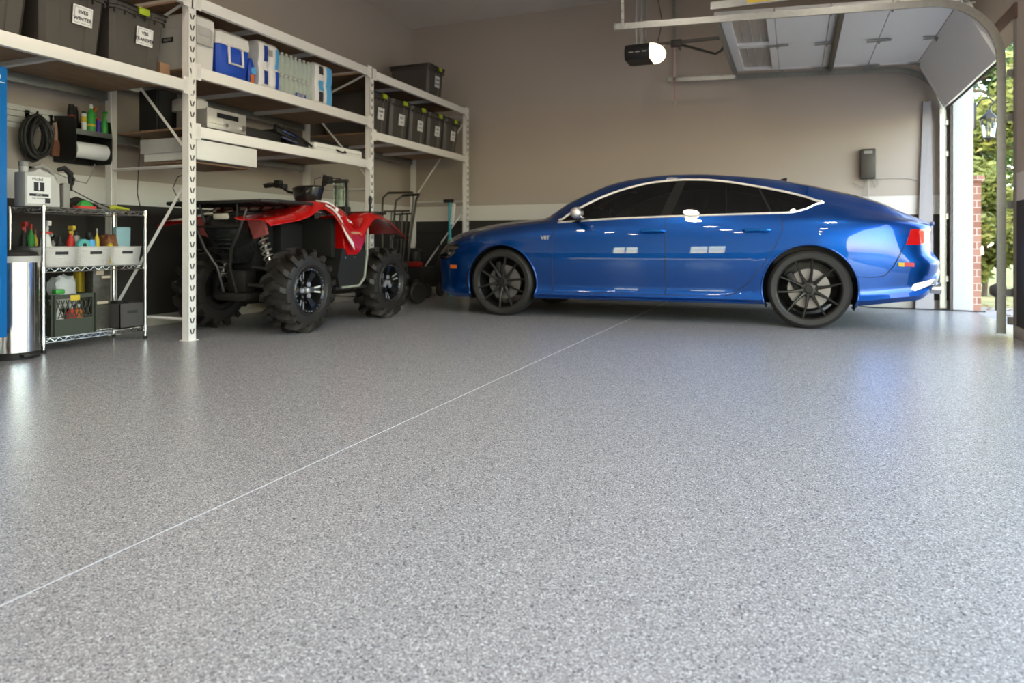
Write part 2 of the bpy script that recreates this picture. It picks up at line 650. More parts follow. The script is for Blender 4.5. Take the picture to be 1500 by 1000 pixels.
def track(y, side, x_end, name, label):
    t = thing(name, label, 'door track', (RX - .08, y, 0))
    o = Vector((RX - .08, y, 0))
    # path: vertical, quarter curve, long horizontal run
    xv = RX - .085
    pts = [(xv, .02), (xv, 2.12)]
    R = .52
    for k in range(1, 11):
        a = k / 10 * PI / 2 * .965
        pts.append((xv - R + R * math.cos(a), 2.22 + R * math.sin(a)))
    last = pts[-1]
    pts.append((x_end, last[1] + (last[0] - x_end) * .045))
    def chan(sub, pa):
        b = MB()
        rings = []
        n = len(pa)
        for i in range(n):
            a, c = Vector(pa[max(0, i - 1)]), Vector(pa[min(n - 1, i + 1)])
            u = (c - a).normalized(); nn = Vector((-u.y, u.x))
            p = Vector(pa[i])
            prof = [(-.030, 0), (-.030, .022), (-.026, .022), (-.026, .004), (.026, .004), (.026, .022), (.030, .022), (.030, 0)]
            rings.append([Vector((p.x + nn.x * e, y + side * d_, p.y + nn.y * e)) for e, d_ in prof])
        b.ring_loft(rings)
        return b.build(sub, M['galv'], t, shift=o, ang=25)
    chan('vertical_rail', pts[:2])
    chan('curved_rail', pts[1:12])
    chan('horizontal_rail', pts[11:])
    for z in (.35, 1.05, 1.75, 2.10):
        b = MB()
        b.lo((xv + .03, y - side * .02 - .003, z - .03), (RX - .004, y - side * .02 + .003, z + .03))
        b.lo((xv + .02, y - .035, z - .03), (xv + .045, y + .035, z - .022))
        b.lo((RX - .008, y - .045, z - .035), (RX - .003, y + .045, z + .035))
        b.build('bracket', M['galv'], t, shift=o)
    # hanger strap to the ceiling
    b = MB()
    zt = last[1] + (last[0] - x_end) * .045
    b.lo((x_end + .05, y - .004, zt - .02), (x_end + .085, y + .004, CZ))
    b.lo((x_end + .05, y - .004, zt - .02), (x_end + .054, y + .03, CZ))
    for k in range(14):
        b.cyl((x_end + .0675, y - .0045, zt + .06 + k * .08), (x_end + .0675, y + .0045, zt + .06 + k * .08), .006, mi=1, seg=8)
    b.build('hanger_strap', [M['galv'], M['slot']], t, shift=o)
    b = MB()
    b.lo((x_end - .004, y - .03, zt - .035), (x_end, y + .03, zt + .035))
    b.build('end_plate', M['galv'], t, shift=o)
    return t
track(D1 + .04, -1, -1.50, 'door_track', 'galvanised roller door track along the back wall side of the raised door')
tn = track(D0 + .03, 1, -1.62, 'door_track', 'galvanised roller door track on the camera side, standing at the door opening edge')
b = MB()
b.lo((-.72, D0 + .0, 2.90), (1.25, D0 + .006, 2.97))
b.lo((-.72, D0 + .0, 2.965), (1.25, D0 + .05, 2.97))
b.build('reinforcing_angle', M['galv'], tn, shift=(RX - .08, D0 + .03, 0), smooth=False)
b = MB()
b.lo((-.40, D0 - .002, 2.915), (-.14, D0 - .0005, 2.955))
b.build('warning_sticker', M['yellow'], tn, shift=(RX - .08, D0 + .03, 0), smooth=False)
b = MB()
b.lo((RX - .05, D0 - .03, .10), (RX - .02, D0 + .02, .16))
b.build('rail_foot', M['greyp'], tn, shift=(RX - .08, D0 + .03, 0), smooth=False)

# --- garage door opener hanging from the ceiling
op = thing('door_opener', 'dark grey garage door opener with a lit white lamp cover hanging on steel straps', 'garage door opener', (-1.52, 7.8, 2.8))
O = (-1.52, 7.8, 2.8)
b = MB()
prof = [(-.14, .0), (-.17, .05), (-.17, .12), (-.14, .17), (.14, .17), (.17, .12), (.17, .05), (.14, .0)]
rings = []
for xx, s_ in ((-1.78, .75), (-1.77, .95), (-1.74, 1), (-1.50, 1), (-1.49, .98)):
    rings.append([Vector((xx, 7.8 + a * s_, 2.885 + (c - .085) * s_)) for a, c in prof])
b.ring_loft(rings)
b.build('motor_housing', M['blackp'], op, shift=O)
b = MB()
rings = []
for k in range(8):
    a = k / 7 * PI / 2
    s_ = math.cos(a) * .98 + .02
    rings.append([Vector((-1.49 + math.sin(a) * .15, 7.8 + a_ * s_, 2.885 + (c - .085) * s_)) for a_, c in prof])
b.ring_loft(rings)
b.build('lamp_cover', mat('lit_lamp_cover', (.9, .85, .75), .4, emit=(1, .80, .52), estr=2.4), op, shift=O)
b = MB()
for k in range(3):
    b.lo((-1.72 + k * .075, 7.628, 2.875), (-1.67 + k * .075, 7.632, 2.883))
b.build('maker_lettering', M['lightgrey'], op, shift=O, smooth=False)
b = MB()
for x0 in (-1.66, -1.60):
    for yy in (7.68, 7.92):
        b.lo((x0, yy - .002, 2.95), (x0 + .025, yy + .002, CZ))
        b.lo((x0, yy - .002, 2.95), (x0 + .003, yy + .025, CZ))
b.lo((-1.68, 7.66, 2.965), (-1.56, 7.94, 2.975))
b.build('hanger_strap', M['galv'], op, shift=O, smooth=False)
b = MB()
b.lo((-1.50, 7.785, 2.965), (1.60, 7.815, 3.00))
b.build('drive_rail', M['blackm'], op, shift=O, smooth=False)
b = MB()
b.lo((-1.28, 7.77, 2.93), (-1.16, 7.83, 3.01), bev=.008)
b.lo((-1.20, 7.78, 2.90), (-1.17, 7.82, 2.95))
b.build('trolley', M['blackm'], op, shift=O)
b = MB()
b.tube([(-1.17, 7.8, 2.95), (-.88, 7.8, 2.84), (-.80, 7.8, 2.81), (-.74, 7.8, 2.84), (-.70, 7.8, 2.90)], .014, seg=6)
b.build('door_arm', M['blackm'], op, shift=O)
b = MB()
b.tube([(-1.24, 7.8, 2.93), (-1.24, 7.8, 2.32)], .003, seg=6)
b.build('release_cord', mat('red_cord', (.45, .12, .10), .7), op, shift=O)
b = MB()
b.lathe([(.002, .03), (.012, .02), (.014, 0), (.008, -.01)], (-1.24, 7.8, 2.30), seg=10)
b.build('cord_handle', M['greyp'], op, shift=O)
b = MB()
b.tube([(-1.44, 7.8, 2.97), (-1.40, 7.78, 3.1), (-1.38, 7.8, 3.25), (-1.43, 7.82, 3.5), (-1.43, 7.8, 3.7), (-1.42, 7.8, CZ)], .005, seg=6)
b.build('power_cord', M['blackp'], op, shift=O)

# --- charger box on the back wall
cb = thing('charger_box', 'dark grey wall box with looped cables on the back wall above the car boot', 'wall box', (.79, BY, 1.5))
O = (.79, BY, 1.5)
b = MB(); b.lo((.71, BY - .10, 1.50), (.87, BY - .002, 1.85), bev=.012)
b.build('housing', mat('dark_grey_enamel', (.06, .052, .045), .4), cb, shift=O)
b = MB(); b.lo((.745, BY - .102, 1.79), (.835, BY - .099, 1.825)); b.build('display', M['greyp'], cb, shift=O, smooth=False)
b = MB()
b.tube([(.78, BY - .04, 1.5), (.77, BY - .05, 1.42), (.72, BY - .04, 1.40), (.68, BY - .03, 1.44), (.63, BY - .02, 1.46)], .004, seg=6)
b.tube([(.80, BY - .04, 1.5), (.80, BY - .03, 1.3), (.79, BY - .02, 1.1), (.80, BY - .02, .3)], .006, seg=6, mi=1)
b.tube([(.83, BY - .04, 1.5), (.87, BY - .03, 1.40), (.90, BY - .03, 1.44), (.88, BY - .03, 1.50), (.93, BY - .015, 1.49)], .004, seg=6)
b.tube([(.76, BY - .04, 1.5), (.74, BY - .03, 1.35), (.72, BY - .02, 1.20)], .003, seg=6)
b.build('cable', [M['greyp'], M['lightgrey']], cb, shift=O)
b = MB()
b.tube([(.88, BY - .012, 1.50), (1.10, BY - .012, 1.505), (1.20, BY - .012, 1.50), (1.42, BY - .012, 1.44)], .006, seg=6)
tag(b.build('wall_conduit', M['lightgrey'], None), 'thin grey conduit running along the back wall from the charger box to the corner', 'conduit')

# pale board leaning in the corner beside the door track
b = MB()
rings = [[Vector((1.27, 9.00, 0)), Vector((1.45, 8.99, 0)), Vector((1.45, 9.02, 0)), Vector((1.27, 9.03, 0))],
         [Vector((1.355, 9.06, 2.36)), Vector((1.435, 9.05, 2.36)), Vector((1.435, 9.08, 2.36)), Vector((1.355, 9.09, 2.36))]]
b.ring_loft(rings)
tag(b.build('foam_board', M['foam'], smooth=False), 'tall pale board leaning in the corner between back wall and door track', 'board')
b = MB()
b.tube([(.55, 8.98, .11), (.62, 8.95, .03), (.8, 8.93, .008), (1.2, 8.9, .008), (1.55, 8.88, .008), (1.9, 8.8, .008)], .006, seg=6)
tag(b.build('floor_cable', M['blackp']), 'thin black cable lying on the floor along the back wall by the open door', 'cable')
# ================================================================ CAR (local x: 0 at front axle, + to the tail; y half width; z up)
CAR = (-2.80, 7.455, 0)
def paint_material():
    m, nt, p = nodes_of('metallic_blue_paint')
    N, L = nt.nodes, nt.links
    tc = N.new('ShaderNodeTexCoord')
    n = N.new('ShaderNodeTexNoise')
    n.inputs['Scale'].default_value = 900
    L.new(tc.outputs['Object'], n.inputs['Vector'])
    r = ramp(nt, [(0.35, (.0, .045, .25)), (0.65, (.0, .09, .41))])
    L.new(n.outputs['Fac'], r.inputs['Fac'])
    L.new(r.outputs['Color'], p.inputs['Base Color'])
    p.inputs['Metallic'].default_value = .85
    p.inputs['Roughness'].default_value = .36
    p.inputs['Coat Weight'].default_value = 1.0
    p.inputs['Coat Roughness'].default_value = .015
    return m
M['paint'] = paint_material()
M['tint'] = glass_material('tinted_glass', (.10, .11, .10))
M['tint_dark'] = glass_material('privacy_glass', (.035, .036, .034))
M['lens'] = mat('tail_lens', (.55, .01, .01), .08, coat=1)
M['headlens'] = glass_material('head_lens', (.80, .80, .78))
M['satin'] = mat('satin_aluminium', (.74, .72, .70), .28, .75)

TW = pchip([(-.91, .40), (-.88, .60), (-.82, .73), (-.70, .825), (-.5, .895), (-.2, .938), (.2, .950), (.8, .948), (1.7, .948), (2.5, .953),
            (2.9, .957), (3.2, .952), (3.5, .925), (3.7, .885), (3.82, .845), (3.90, .785), (3.95, .70), (3.98, .56)])
TB = pchip([(-.91, .235), (-.7, .19), (-.45, .175), (.3, .19), (2.5, .20), (3.3, .215), (3.6, .245), (3.80, .27), (3.90, .36), (3.98, .46)])
T4Z = pchip([(-.91, .62), (-.7, .665), (-.45, .745), (-.1, .805), (.3, .832), (1.2, .855), (2.0, .868), (2.9, .885), (3.4, .895), (3.7, .885), (3.98, .84)])
T5Z = pchip([(-.91, .665), (-.7, .745), (-.45, .825), (-.1, .89), (.3, .935), (.62, .955), (.85, .968), (1.2, .985), (1.6, .996), (2.0, 1.004), (2.5, 1.012),
             (2.75, 1.017), (2.88, 1.045), (3.01, 1.10), (3.15, 1.065), (3.4, 1.00), (3.7, .945), (3.9, .905), (3.98, .875)])
T5Y = pchip([(-.91, .36), (-.82, .62), (-.7, .72), (-.45, .80), (-.1, .85), (.3, .868), (.62, .872), (1.2, .872), (2.0, .870), (2.5, .862), (2.75, .850),
             (2.9, .815), (3.01, .772), (3.2, .80), (3.4, .80), (3.7, .775), (3.85, .72), (3.93, .64), (3.98, .53)])
T6Z = pchip([(-.91, .69), (-.7, .78), (-.45, .858), (-.1, .922), (.3, .965), (.50, .975), (.62, .982), (.70, 1.035), (.84, 1.115), (1.08, 1.227), (1.27, 1.29), (1.54, 1.345),
             (1.8, 1.360), (2.0, 1.352), (2.18, 1.330), (2.47, 1.272), (2.75, 1.203), (2.9, 1.155), (3.01, 1.112), (3.2, 1.085), (3.4, 1.035), (3.7, .962), (3.9, .918), (3.98, .89)])
T6Y = pchip([(-.91, .32), (-.82, .55), (-.7, .64), (-.45, .70), (-.1, .76), (.3, .80), (.50, .83), (.62, .845), (.84, .80), (1.08, .745), (1.27, .705), (1.54, .665), (1.8, .655),
             (2.18, .662), (2.47, .685), (2.75, .722), (3.01, .765), (3.2, .755), (3.4, .74), (3.7, .71), (3.85, .66), (3.93, .58), (3.98, .49)])
T8Z = pchip([(-.91, .72), (-.85, .775), (-.72, .842), (-.53, .902), (-.25, .952), (.04, .985), (.30, 1.002), (.41, 1.012), (.71, 1.182), (.91, 1.275), (1.15, 1.368),
             (1.4, 1.420), (1.67, 1.440), (1.94, 1.434), (2.26, 1.406), (2.56, 1.366), (2.85, 1.303), (3.13, 1.222), (3.43, 1.125), (3.61, 1.055), (3.77, .995), (3.9, .945), (3.98, .925)])
TBOW = pchip([(-.91, .10), (-.4, .06), (.1, .10), (.35, .16), (1.1, .16), (1.6, .02), (2.2, 0), (2.7, -.06), (3.4, -.12), (3.8, -.07), (3.98, -.05)])

def section(s):
    w, zb = TW(s), TB(s)
    z4, z5, z6, z8 = T4Z(s), T5Z(s), T6Z(s), T8Z(s)
    y5, y6 = T5Y(s), T6Y(s)
    k = sstep(3.5, 3.85, s)
    q = sstep(-.4, -.75, s) if s < 0 else 0
    z2 = zb + .10
    zm = .585 if s < 3.5 else .585 + .02 * k
    z7 = z6 + (z8 - z6) * .80
    y7 = y6 * (.80 if s > .5 else .74)
    g = .5 * (1 - sstep(.2, .7, s)) if s < .7 else 0
    return [(0, zb + .02), (w * .72, zb + .01), (w - .045, zb), (w - .004, zb + .042), (w - .034, z2), (w, zm), (w - .020 - .02 * k, z4),
            (y5, z5), (y6, z6), (y7, z7), (y6 * .42, z6 + (z8 - z6) * .97), (0, z8)]
# control index:  0 floor centre, 1, 2 sill, 3, 4, 5 widest, 6 shoulder, 7 belt, 8 window top, 9, 10, 11 roof centre
NSUB = [2, 2, 2, 2, 6, 6, 4, 6, 3, 4, 5]
def cr(p0, p1, p2, p3, t):
    return tuple(.5 * ((2 * b) + (-a + c) * t + (2 * a - 5 * b + 4 * c - d) * t * t + (-a + 3 * b - 3 * c + d) * t ** 3)
                 for a, b, c, d in zip(p0, p1, p2, p3))
def surf(s, t):
    K = section(s)
    i = min(int(t), 10)
    f = t - i
    p0 = K[i - 1] if i > 0 else K[0]
    p3 = K[i + 2] if i < 10 else (-K[10][0], K[10][1])
    # keep creases: at belt (7), window top (8), sill (1-4)
    a, b = K[i], K[i + 1]
    if i in (0, 1, 2, 3):
        y, z = a[0] + (b[0] - a[0]) * f, a[1] + (b[1] - a[1]) * f
    else:
        if i in (7, 8):
            p0 = (2 * a[0] - b[0], 2 * a[1] - b[1]) if i == 8 else p0
        if i == 7:
            bulge = .012 * 4 * f * (1 - f) * sstep(.05, .2, b[1] - a[1])
            y, z = a[0] + (b[0] - a[0]) * f + bulge, a[1] + (b[1] - a[1]) * f
            bow = 0
            return _warp(s, t, y, z, K)
        if i == 4:
            p0 = (2 * a[0] - b[0], 2 * a[1] - b[1])
        if i == 6:
            p3 = (2 * b[0] - a[0], 2 * b[1] - a[1])
        y, z = cr(p0, a, b, p3, f)
    return _warp(s, t, y, z, K)
def _warp(s, t, y, z, K):
    X = s
    if t > 8:
        X -= TBOW(s) * (1 - (y / K[8][0]) ** 2)
    e = sstep(3.62, 3.95, s)
    if e:
        X += e * (.055 * (1 - sstep(.595, .625, z)) - .01 * sstep(.62, .66, z) * (1 - sstep(.82, .87, z)) + .015 * sstep(.86, .90, z))
    X -= .078 * sstep(3.3, 3.95, s)
    if s < -.5:
        X += sstep(-.5, -.9, s) * .03 * (1 - sstep(.2, .32, z))
    # shallow scallop along the lower doors
    return Vector((X, y, z))

car = thing('car', 'glossy metallic blue five-door coupe with black wheels parked along the back wall', 'car', CAR)
ss = sorted(set([round(-.91 + .035 * i, 4) for i in range(141) if -.91 + .035 * i < 3.97] + [-.89, -.87, .41, .62, 1.15, 1.68, 2.75, 3.01, 3.70, 3.93, 3.95, 3.98]))
ss = [s for i, s in enumerate(ss) if i == 0 or s - ss[i - 1] > .008 or s in (.41, .62, 1.15, 1.68, 2.75, 3.01, 3.98)]
ts = []
for i, n in enumerate(NSUB):
    ts += [i + k / n for k in range(n)]
ts.append(11)
body = bmesh.new()
Z_LOW, Z_WIN, Z_TOP, Z_WS, Z_RG, Z_UND = range(6)
def zone(s, t):
    if t < 2: return Z_UND
    if t < 7: return Z_LOW
    if t < 8: return Z_WIN if .62 < s < 3.01 else Z_TOP
    if t > 9 and .41 < s < 1.15: return Z_WS
    if t > 9 and 2.75 < s < 3.70: return Z_RG
    return Z_TOP
for side in (1, -1):
    G = [[body.verts.new((lambda v: (v.x, v.y * side, v.z))(surf(s, t))) for t in ts] for s in ss]
    for i in range(len(ss) - 1):
        for jx in range(len(ts) - 1):
            q = (G[i][jx], G[i + 1][jx], G[i + 1][jx + 1], G[i][jx + 1])
            f = body.faces.new(q if side < 0 else q[::-1])
            f.material_index = zone((ss[i] + ss[i + 1]) / 2, (ts[jx] + ts[jx + 1]) / 2)
    for G_, rev in ((G[0], side < 0), (G[-1], side > 0)):
        # end caps (half), slightly crowned
        cx = G_[0].co.x
        c = [v for v in G_]
        f = body.faces.new(c if rev else c[::-1])
        f.material_index = Z_LOW
bmesh.ops.remove_doubles(body, verts=body.verts, dist=.0008)
bmesh.ops.recalc_face_normals(body, faces=body.faces)

def clip(bm, faces, poly):
    """faces of bm inside the convex polygon poly (x, z), cut exactly along its outline"""
    cur = set(faces)
    cx = sum(p[0] for p in poly) / len(poly); cz = sum(p[1] for p in poly) / len(poly)
    for (ax, az), (bx_, bz) in zip(poly, poly[1:] + poly[:1]):
        n = Vector((bz - az, 0, -(bx_ - ax)))
        if n.length < 1e-9: continue
        n.normalize()
        co = Vector((ax, 0, az))
        if n.dot(Vector((cx, 0, cz)) - co) > 0:
            n = -n
        fs = [f for f in cur if f.is_valid]
        es = {e for f in fs for e in f.edges}
        vs = {v for f in fs for v in f.verts}
        r = bmesh.ops.bisect_plane(bm, geom=fs + list(es) + list(vs), plane_co=co, plane_no=n, dist=1e-5)
        allf = {f for f in fs if f.is_valid} | {g for g in r['geom'] if isinstance(g, bmesh.types.BMFace)}
        cur = {f for f in allf if n.dot(f.calc_center_median() - co) < 1e-6}
    return list(cur)

def extract(bm, faces):
    nb = bmesh.new()
    vm = {}
    for f in faces:
        vs = []
        for v in f.verts:
            if v not in vm:
                vm[v] = nb.verts.new(v.co)
            vs.append(vm[v])
        g = nb.faces.new(vs)
        g.material_index = 0
    bmesh.ops.delete(bm, geom=faces, context='FACES')
    return nb

def as_mb(nb):
    m = MB(); m.bm.free(); m.bm = nb
    return m

AR = .388
arches = [(0.0, .345), (2.914, .345)]
for side in (1, -1):
    for ax, az in arches:
        fs = [f for f in body.faces if f.calc_center_median().y * side > .6 and abs(f.calc_center_median().x - ax) < .5 and f.calc_center_median().z < .85
              and f.material_index in (Z_LOW, Z_UND)]
        poly = [(ax + AR * math.cos(2 * PI * k / 44), az + AR * math.sin(2 * PI * k / 44)) for k in range(44)]
        ins = clip(body, fs, poly)
        bmesh.ops.delete(body, geom=ins, context='FACES')

def side_faces(side, x0, x1, z0, z1, zones=(Z_LOW,)):
    return [f for f in body.faces if f.material_index in zones and f.calc_center_median().y * side > .3
            and x0 - .1 < f.calc_center_median().x < x1 + .1 and z0 - .1 < f.calc_center_median().z < z1 + .1]

def sideline(pts, side, off=.0005):
    out = []
    for x, z in pts:
        # find t with surf z
        lo_, hi_ = 2.5, 7.0
        for _ in range(24):
            mid = (lo_ + hi_) / 2
            if surf(x, mid).z < z: lo_ = mid
            else: hi_ = mid
        v = surf(x, lo_)
        out.append((x, side * (v.y + off), z))
    return out
sideline_ = sideline
DOORF = [(.56, .262), (1.675, .262), (1.675, 1.03), (.56, 1.03)]
DOORR = [(1.675, .262), (2.20, .262), (2.29, .29), (2.41, .385), (2.53, .54), (2.64, .72), (2.705, .87), (2.70, .93), (2.66, 1.03), (1.675, 1.03)]
for side in (-1, 1):
    # body-side doors
    for nm, poly in (('front_door', DOORF), ('rear_door', DOORR)):
        fs = side_faces(side, poly[0][0], max(p[0] for p in poly), .262, 1.03)
        nb = extract(body, clip(body, fs, poly))
        d = as_mb(nb).build(nm, M['paint'], car, recalc=False, ang=50)
        # handle
        hx = 1.44 if nm == 'front_door' else 2.37
        h = MB()
        hy = side * (TW(hx) - .015)
        h.tube([(hx, hy, .858), (hx + .02, hy + side * .035, .862), (hx + .11, hy + side * .042, .866), (hx + .20, hy + side * .035, .862), (hx + .23, hy, .858)], .013, seg=8)
        h.build('door_handle', mat('handle_paint', (.02, .20, .62), .15, .8) if side < 0 and nm == 'front_door' else bpy.data.materials['handle_paint'], d)
    # lamps
    tl = [(3.66, .732), (3.70, .862), (4.2, .870), (4.2, .738)]
    fs = side_faces(side, 3.6, 4.2, .73, .87)
    ins = [f for f in clip(body, fs, tl) if f.calc_center_median().y * side > .45]
    t_ = as_mb(extract(body, ins)).build('tail_light', M['lens'], car, recalc=False)
    b = MB()
    b.lo((3.62, side * .50, .745), (3.80, side * .80, .85))
    b.build('lamp_core', mat('tail_lamp_core', (.5, .02, .01), .3, emit=(1, .05, .02), estr=.35), t_)
    hl = [(-.56, .738), (-.49, .728), (-.57, .63), (-.66, .575), (-1.1, .575), (-1.1, .74)]
    fs = side_faces(side, -1.1, -.49, .57, .74, (Z_LOW, Z_TOP))
    ins = [f for f in clip(body, fs, hl) if f.calc_center_median().y * side > .42]
    h_ = as_mb(extract(body, ins)).build('headlight', M['headlens'], car, recalc=False)
    b = MB()
    b.lo((-.72, side * .46, .585), (-.56, side * .70, .715), bev=.01)
    b.build('lamp_bucket', M['silverp'], h_)
    b = MB()
    for q in range(3):
        b.lathe([(.0, 0), (.030, .0), (.032, side * .03), (.0, side * .012)], (-.69 + q * .055, side * (.705 + q * .022), .655), 'y', 14)
    b.tube([(lambda v: (v.x, side * v.y, v.z))(v_) for v_ in [Vector((x, abs(y), z)) for x, y, z in sideline_([(-.735, .60), (-.69, .592), (-.64, .60), (-.60, .63), (-.565, .68)], 1, -.004)]], .007, seg=6)
    b.build('lamp_lens', M['chrome'], h_)

# windows -> panes
for side in (-1, 1):
    for nm, a, c, mt in (('front_side_window', .62, 1.68, 'tint'), ('rear_side_window', 1.68, 3.01, 'tint_dark')):
        fs = [f for f in body.faces if f.material_index == Z_WIN and f.calc_center_median().y * side > 0 and a < f.calc_center_median().x < c]
        as_mb(extract(body, fs)).build(nm, M[mt], car, recalc=False)
for zc, nm, mt in ((Z_WS, 'windshield', 'tint'), (Z_RG, 'rear_window', 'tint_dark')):
    fs = [f for f in body.faces if f.material_index == zc]
    as_mb(extract(body, fs)).build(nm, M[mt], car, recalc=False)
# dark mouth of the nose
for f in body.faces:
    c = f.calc_center_median()
    if f.material_index == Z_UND:
        f.material_index = 1
    elif c.x < -.78 and .26 < c.z < .52 and abs(c.y) < .72 and f.material_index == Z_LOW or (c.x < -.88 and c.z < .62 and abs(c.y) < .42):
        f.material_index = 2
    else:
        f.material_index = 0
mb = as_mb(body)
# shut lines
for side in (-1, 1):
    mb.tube(sideline([(.56, .955 - .69 * k / 12) for k in range(13)], side), .0035, seg=5, mi=3)
    mb.tube(sideline([(1.675, .99 - .725 * k / 12) for k in range(13)], side), .0035, seg=5, mi=3)
    mb.tube(sideline([(.56 + k * .1, .262) for k in range(17)], side), .0032, seg=5, mi=3)
    mb.tube(sideline([(2.665, 1.0), (2.70, .93), (2.705, .87), (2.64, .72), (2.53, .54), (2.41, .385), (2.29, .29), (2.2, .262)], side), .0035, seg=5, mi=3)
    mb.tube(sideline([(3.29, .46), (3.40, .455), (3.50, .47), (3.57, .56), (3.62, .66), (3.655, .735)], side), .0025, seg=5, mi=3)
    # bonnet shut line and wheel arch lips
    mb.tube([(lambda v: (v.x, side * v.y, v.z + .0005))(surf(-.50 + .1 * k, 7.6)) for k in range(11)], .003, seg=5, mi=3)
    for ax, az in arches:
        pts = []
        for k in range(41):
            a = math.radians(-22 + 224 * k / 40)
            x, z = ax + (AR + .002) * math.cos(a), az + (AR + .002) * math.sin(a)
            pts.append((x, z))
        mb.tube(sideline(pts, side, -.006), .010, seg=8, mi=0)
mb.build('body', [M['paint'], M['blackp'], M['blackg'], M['ink']], car, recalc=False, ang=50)

# chrome window frames
for side in (-1, 1):
    b = MB()
    up, lw = [], []
    for k in range(61):
        s_ = .60 + (3.015 - .60) * k / 60
        v = surf(s_, 8.0); up.append((v.x, side * (v.y + .004), v.z))
        v = surf(s_, 7.0); lw.append((v.x, side * (v.y + .004), v.z))
    b.tube(up, (.011, .006), seg=8, flat=(0, 0, 1))
    b.tube(lw, (.010, .006), seg=8, flat=(0, 0, 1))
    v = surf(3.02, 7.5)
    b.lathe([(0, .010), (.020, .006), (.024, 0), (0, -.002)], (v.x - .004, side * (v.y + .002), v.z - .004), 'y', 12)
    b.build('window_trim', M['satin'], car)
    # black pillars
    def strip(s0, s1, w0, w1):
        b = MB()
        L1, L2 = [], []
        for k in range(9):
            f = k / 8
            s_ = s0 + (s1 - s0) * f
            wd = w0 + (w1 - w0) * f
            for lst, sg in ((L1, -1), (L2, 1)):
                v = surf(s_ + sg * wd, 7.02 + .96 * f)
                lst.append(Vector((v.x, side * (v.y + .003), v.z)))
        b.ring_loft([L1, L2], cap=False, closed=False)
        b.build('window_pillar', M['innerblack'], car)
    strip(1.67, 1.79, .055, .045)
    strip(2.61, 2.49, .010, .010)
    strip(2.22, 2.20, .003, .003)
# mirrors
for side in (-1, 1):
    mroot = MB()
    prof = []
    for k, (yy, sc) in enumerate(((.93, .55), (.97, .8), (1.03, 1), (1.09, .95), (1.13, .75), (1.145, .4))):
        ring = []
        for a in range(16):
            an = 2 * PI * a / 16
            ring.append(Vector((.845 + .05 * (yy - .93) + math.cos(an) * .062 * sc, side * yy, 1.035 + math.sin(an) * .062 * sc * (1 if math.sin(an) > 0 else .85))))
        prof.append(ring)
    mroot.ring_loft(prof)
    mr_ = mroot.build('side_mirror', M['satin'], car)
    b = MB()
    b.tube([(.80, side * .87, .955), (.83, side * .92, .975), (.86, side * .97, .985), (.88, side * 1.06, .985)], .020, seg=8)
    b.tube([(.81, side * .875, .962), (.75, side * .87, .955)], .012, seg=8)
    b.build('mirror_arm', M['blackg'], mr_)
    b = MB()
    b.box((.905, side * 1.04, 1.035), (.006, .15, .09), bev=.003)
    b.build('mirror_glass', M['chrome'], mr_)
    # marker lamp, reflector, badge, skirt
    b = MB()
    P_ = sideline([(-.625, .515), (-.535, .515), (-.535, .478), (-.625, .478)], side, .003)
    Q_ = sideline([(-.625, .515), (-.535, .515), (-.535, .478), (-.625, .478)], side, -.01)
    b.ring_loft([[Vector(p) for p in Q_], [Vector(p) for p in P_]])
    b.build('side_marker', mat('amber_lens', (.75, .16, .02), .2, coat=1) if side < 0 else bpy.data.materials['amber_lens'], car)
    b = MB()
    for mi, (x0, x1) in enumerate(((3.60, 3.645), (3.645, 3.72))):
        P_ = [Vector(p) for p in sideline([(x0, .585), (x1, .583), (x1, .548), (x0, .553)], side, .003)]
        Q_ = [Vector(p) for p in sideline([(x0, .585), (x1, .583), (x1, .548), (x0, .553)], side, -.01)]
        b.ring_loft([Q_, P_], mi)
    b.build('rear_reflector', [M['yellow'], M['lens']], car)
    b = MB()
    b.tube(sideline([(.40 + .1 * k, .212) for k in range(21)], side, .004), .007, seg=6)
    b.build('side_skirt', M['paint'], car)
b = MB()
yy = -(TW(.48) - .012)
b.text('V8T', .055, (.485, -sideline([(.485, .80)], 1)[0][1] - .002, .80), (1, 0, 0), (0, 0, 1), depth=.002, bold=True)
b.build('fender_badge', M['satin'], car, recalc=False)
# fuel/antenna fin
b = MB()
b.prism([(2.56, 1.372), (2.72, 1.342), (2.73, 1.40), (2.705, 1.402), (2.66, 1.385)], -.012, .012, 'xz')
b.build('antenna_fin', M['blackg'], car)
# trunk lip and rear diffuser with tail pipes
b = MB()
b.tube([(lambda v: (v.x + .006, v.y * sg, v.z + .004))(surf(3.955, 8 + k * .25)) for sg, rng in ((1, range(0, 12)), (-1, range(12, -1, -1))) for k in rng], (.02, .007), seg=8, flat=(1, 0, 0))
b.build('spoiler_lip', M['paint'], car)
b = MB()
rings = []
for yy in (-.84, -.78, 0, .78, .84):
    e = 0 if abs(yy) < .80 else -.04
    rings.append([Vector((3.60 + e, yy, .262)), Vector((3.88 + e, yy, .40)), Vector((3.91 + e, yy, .45)), Vector((3.54 + e, yy, .33))])
b.ring_loft(rings)
b.build('rear_diffuser', M['satin'], car, smooth=False)
for yy in (-.72, -.58, .58, .72):
    b = MB()
    b.lathe([(.035, -.14), (.047, 0), (.047, .02), (.040, .02), (.036, -.10)], (3.915, yy, .365), 'x', 18)
    b.build('tail_pipe', M['chrome'], car)
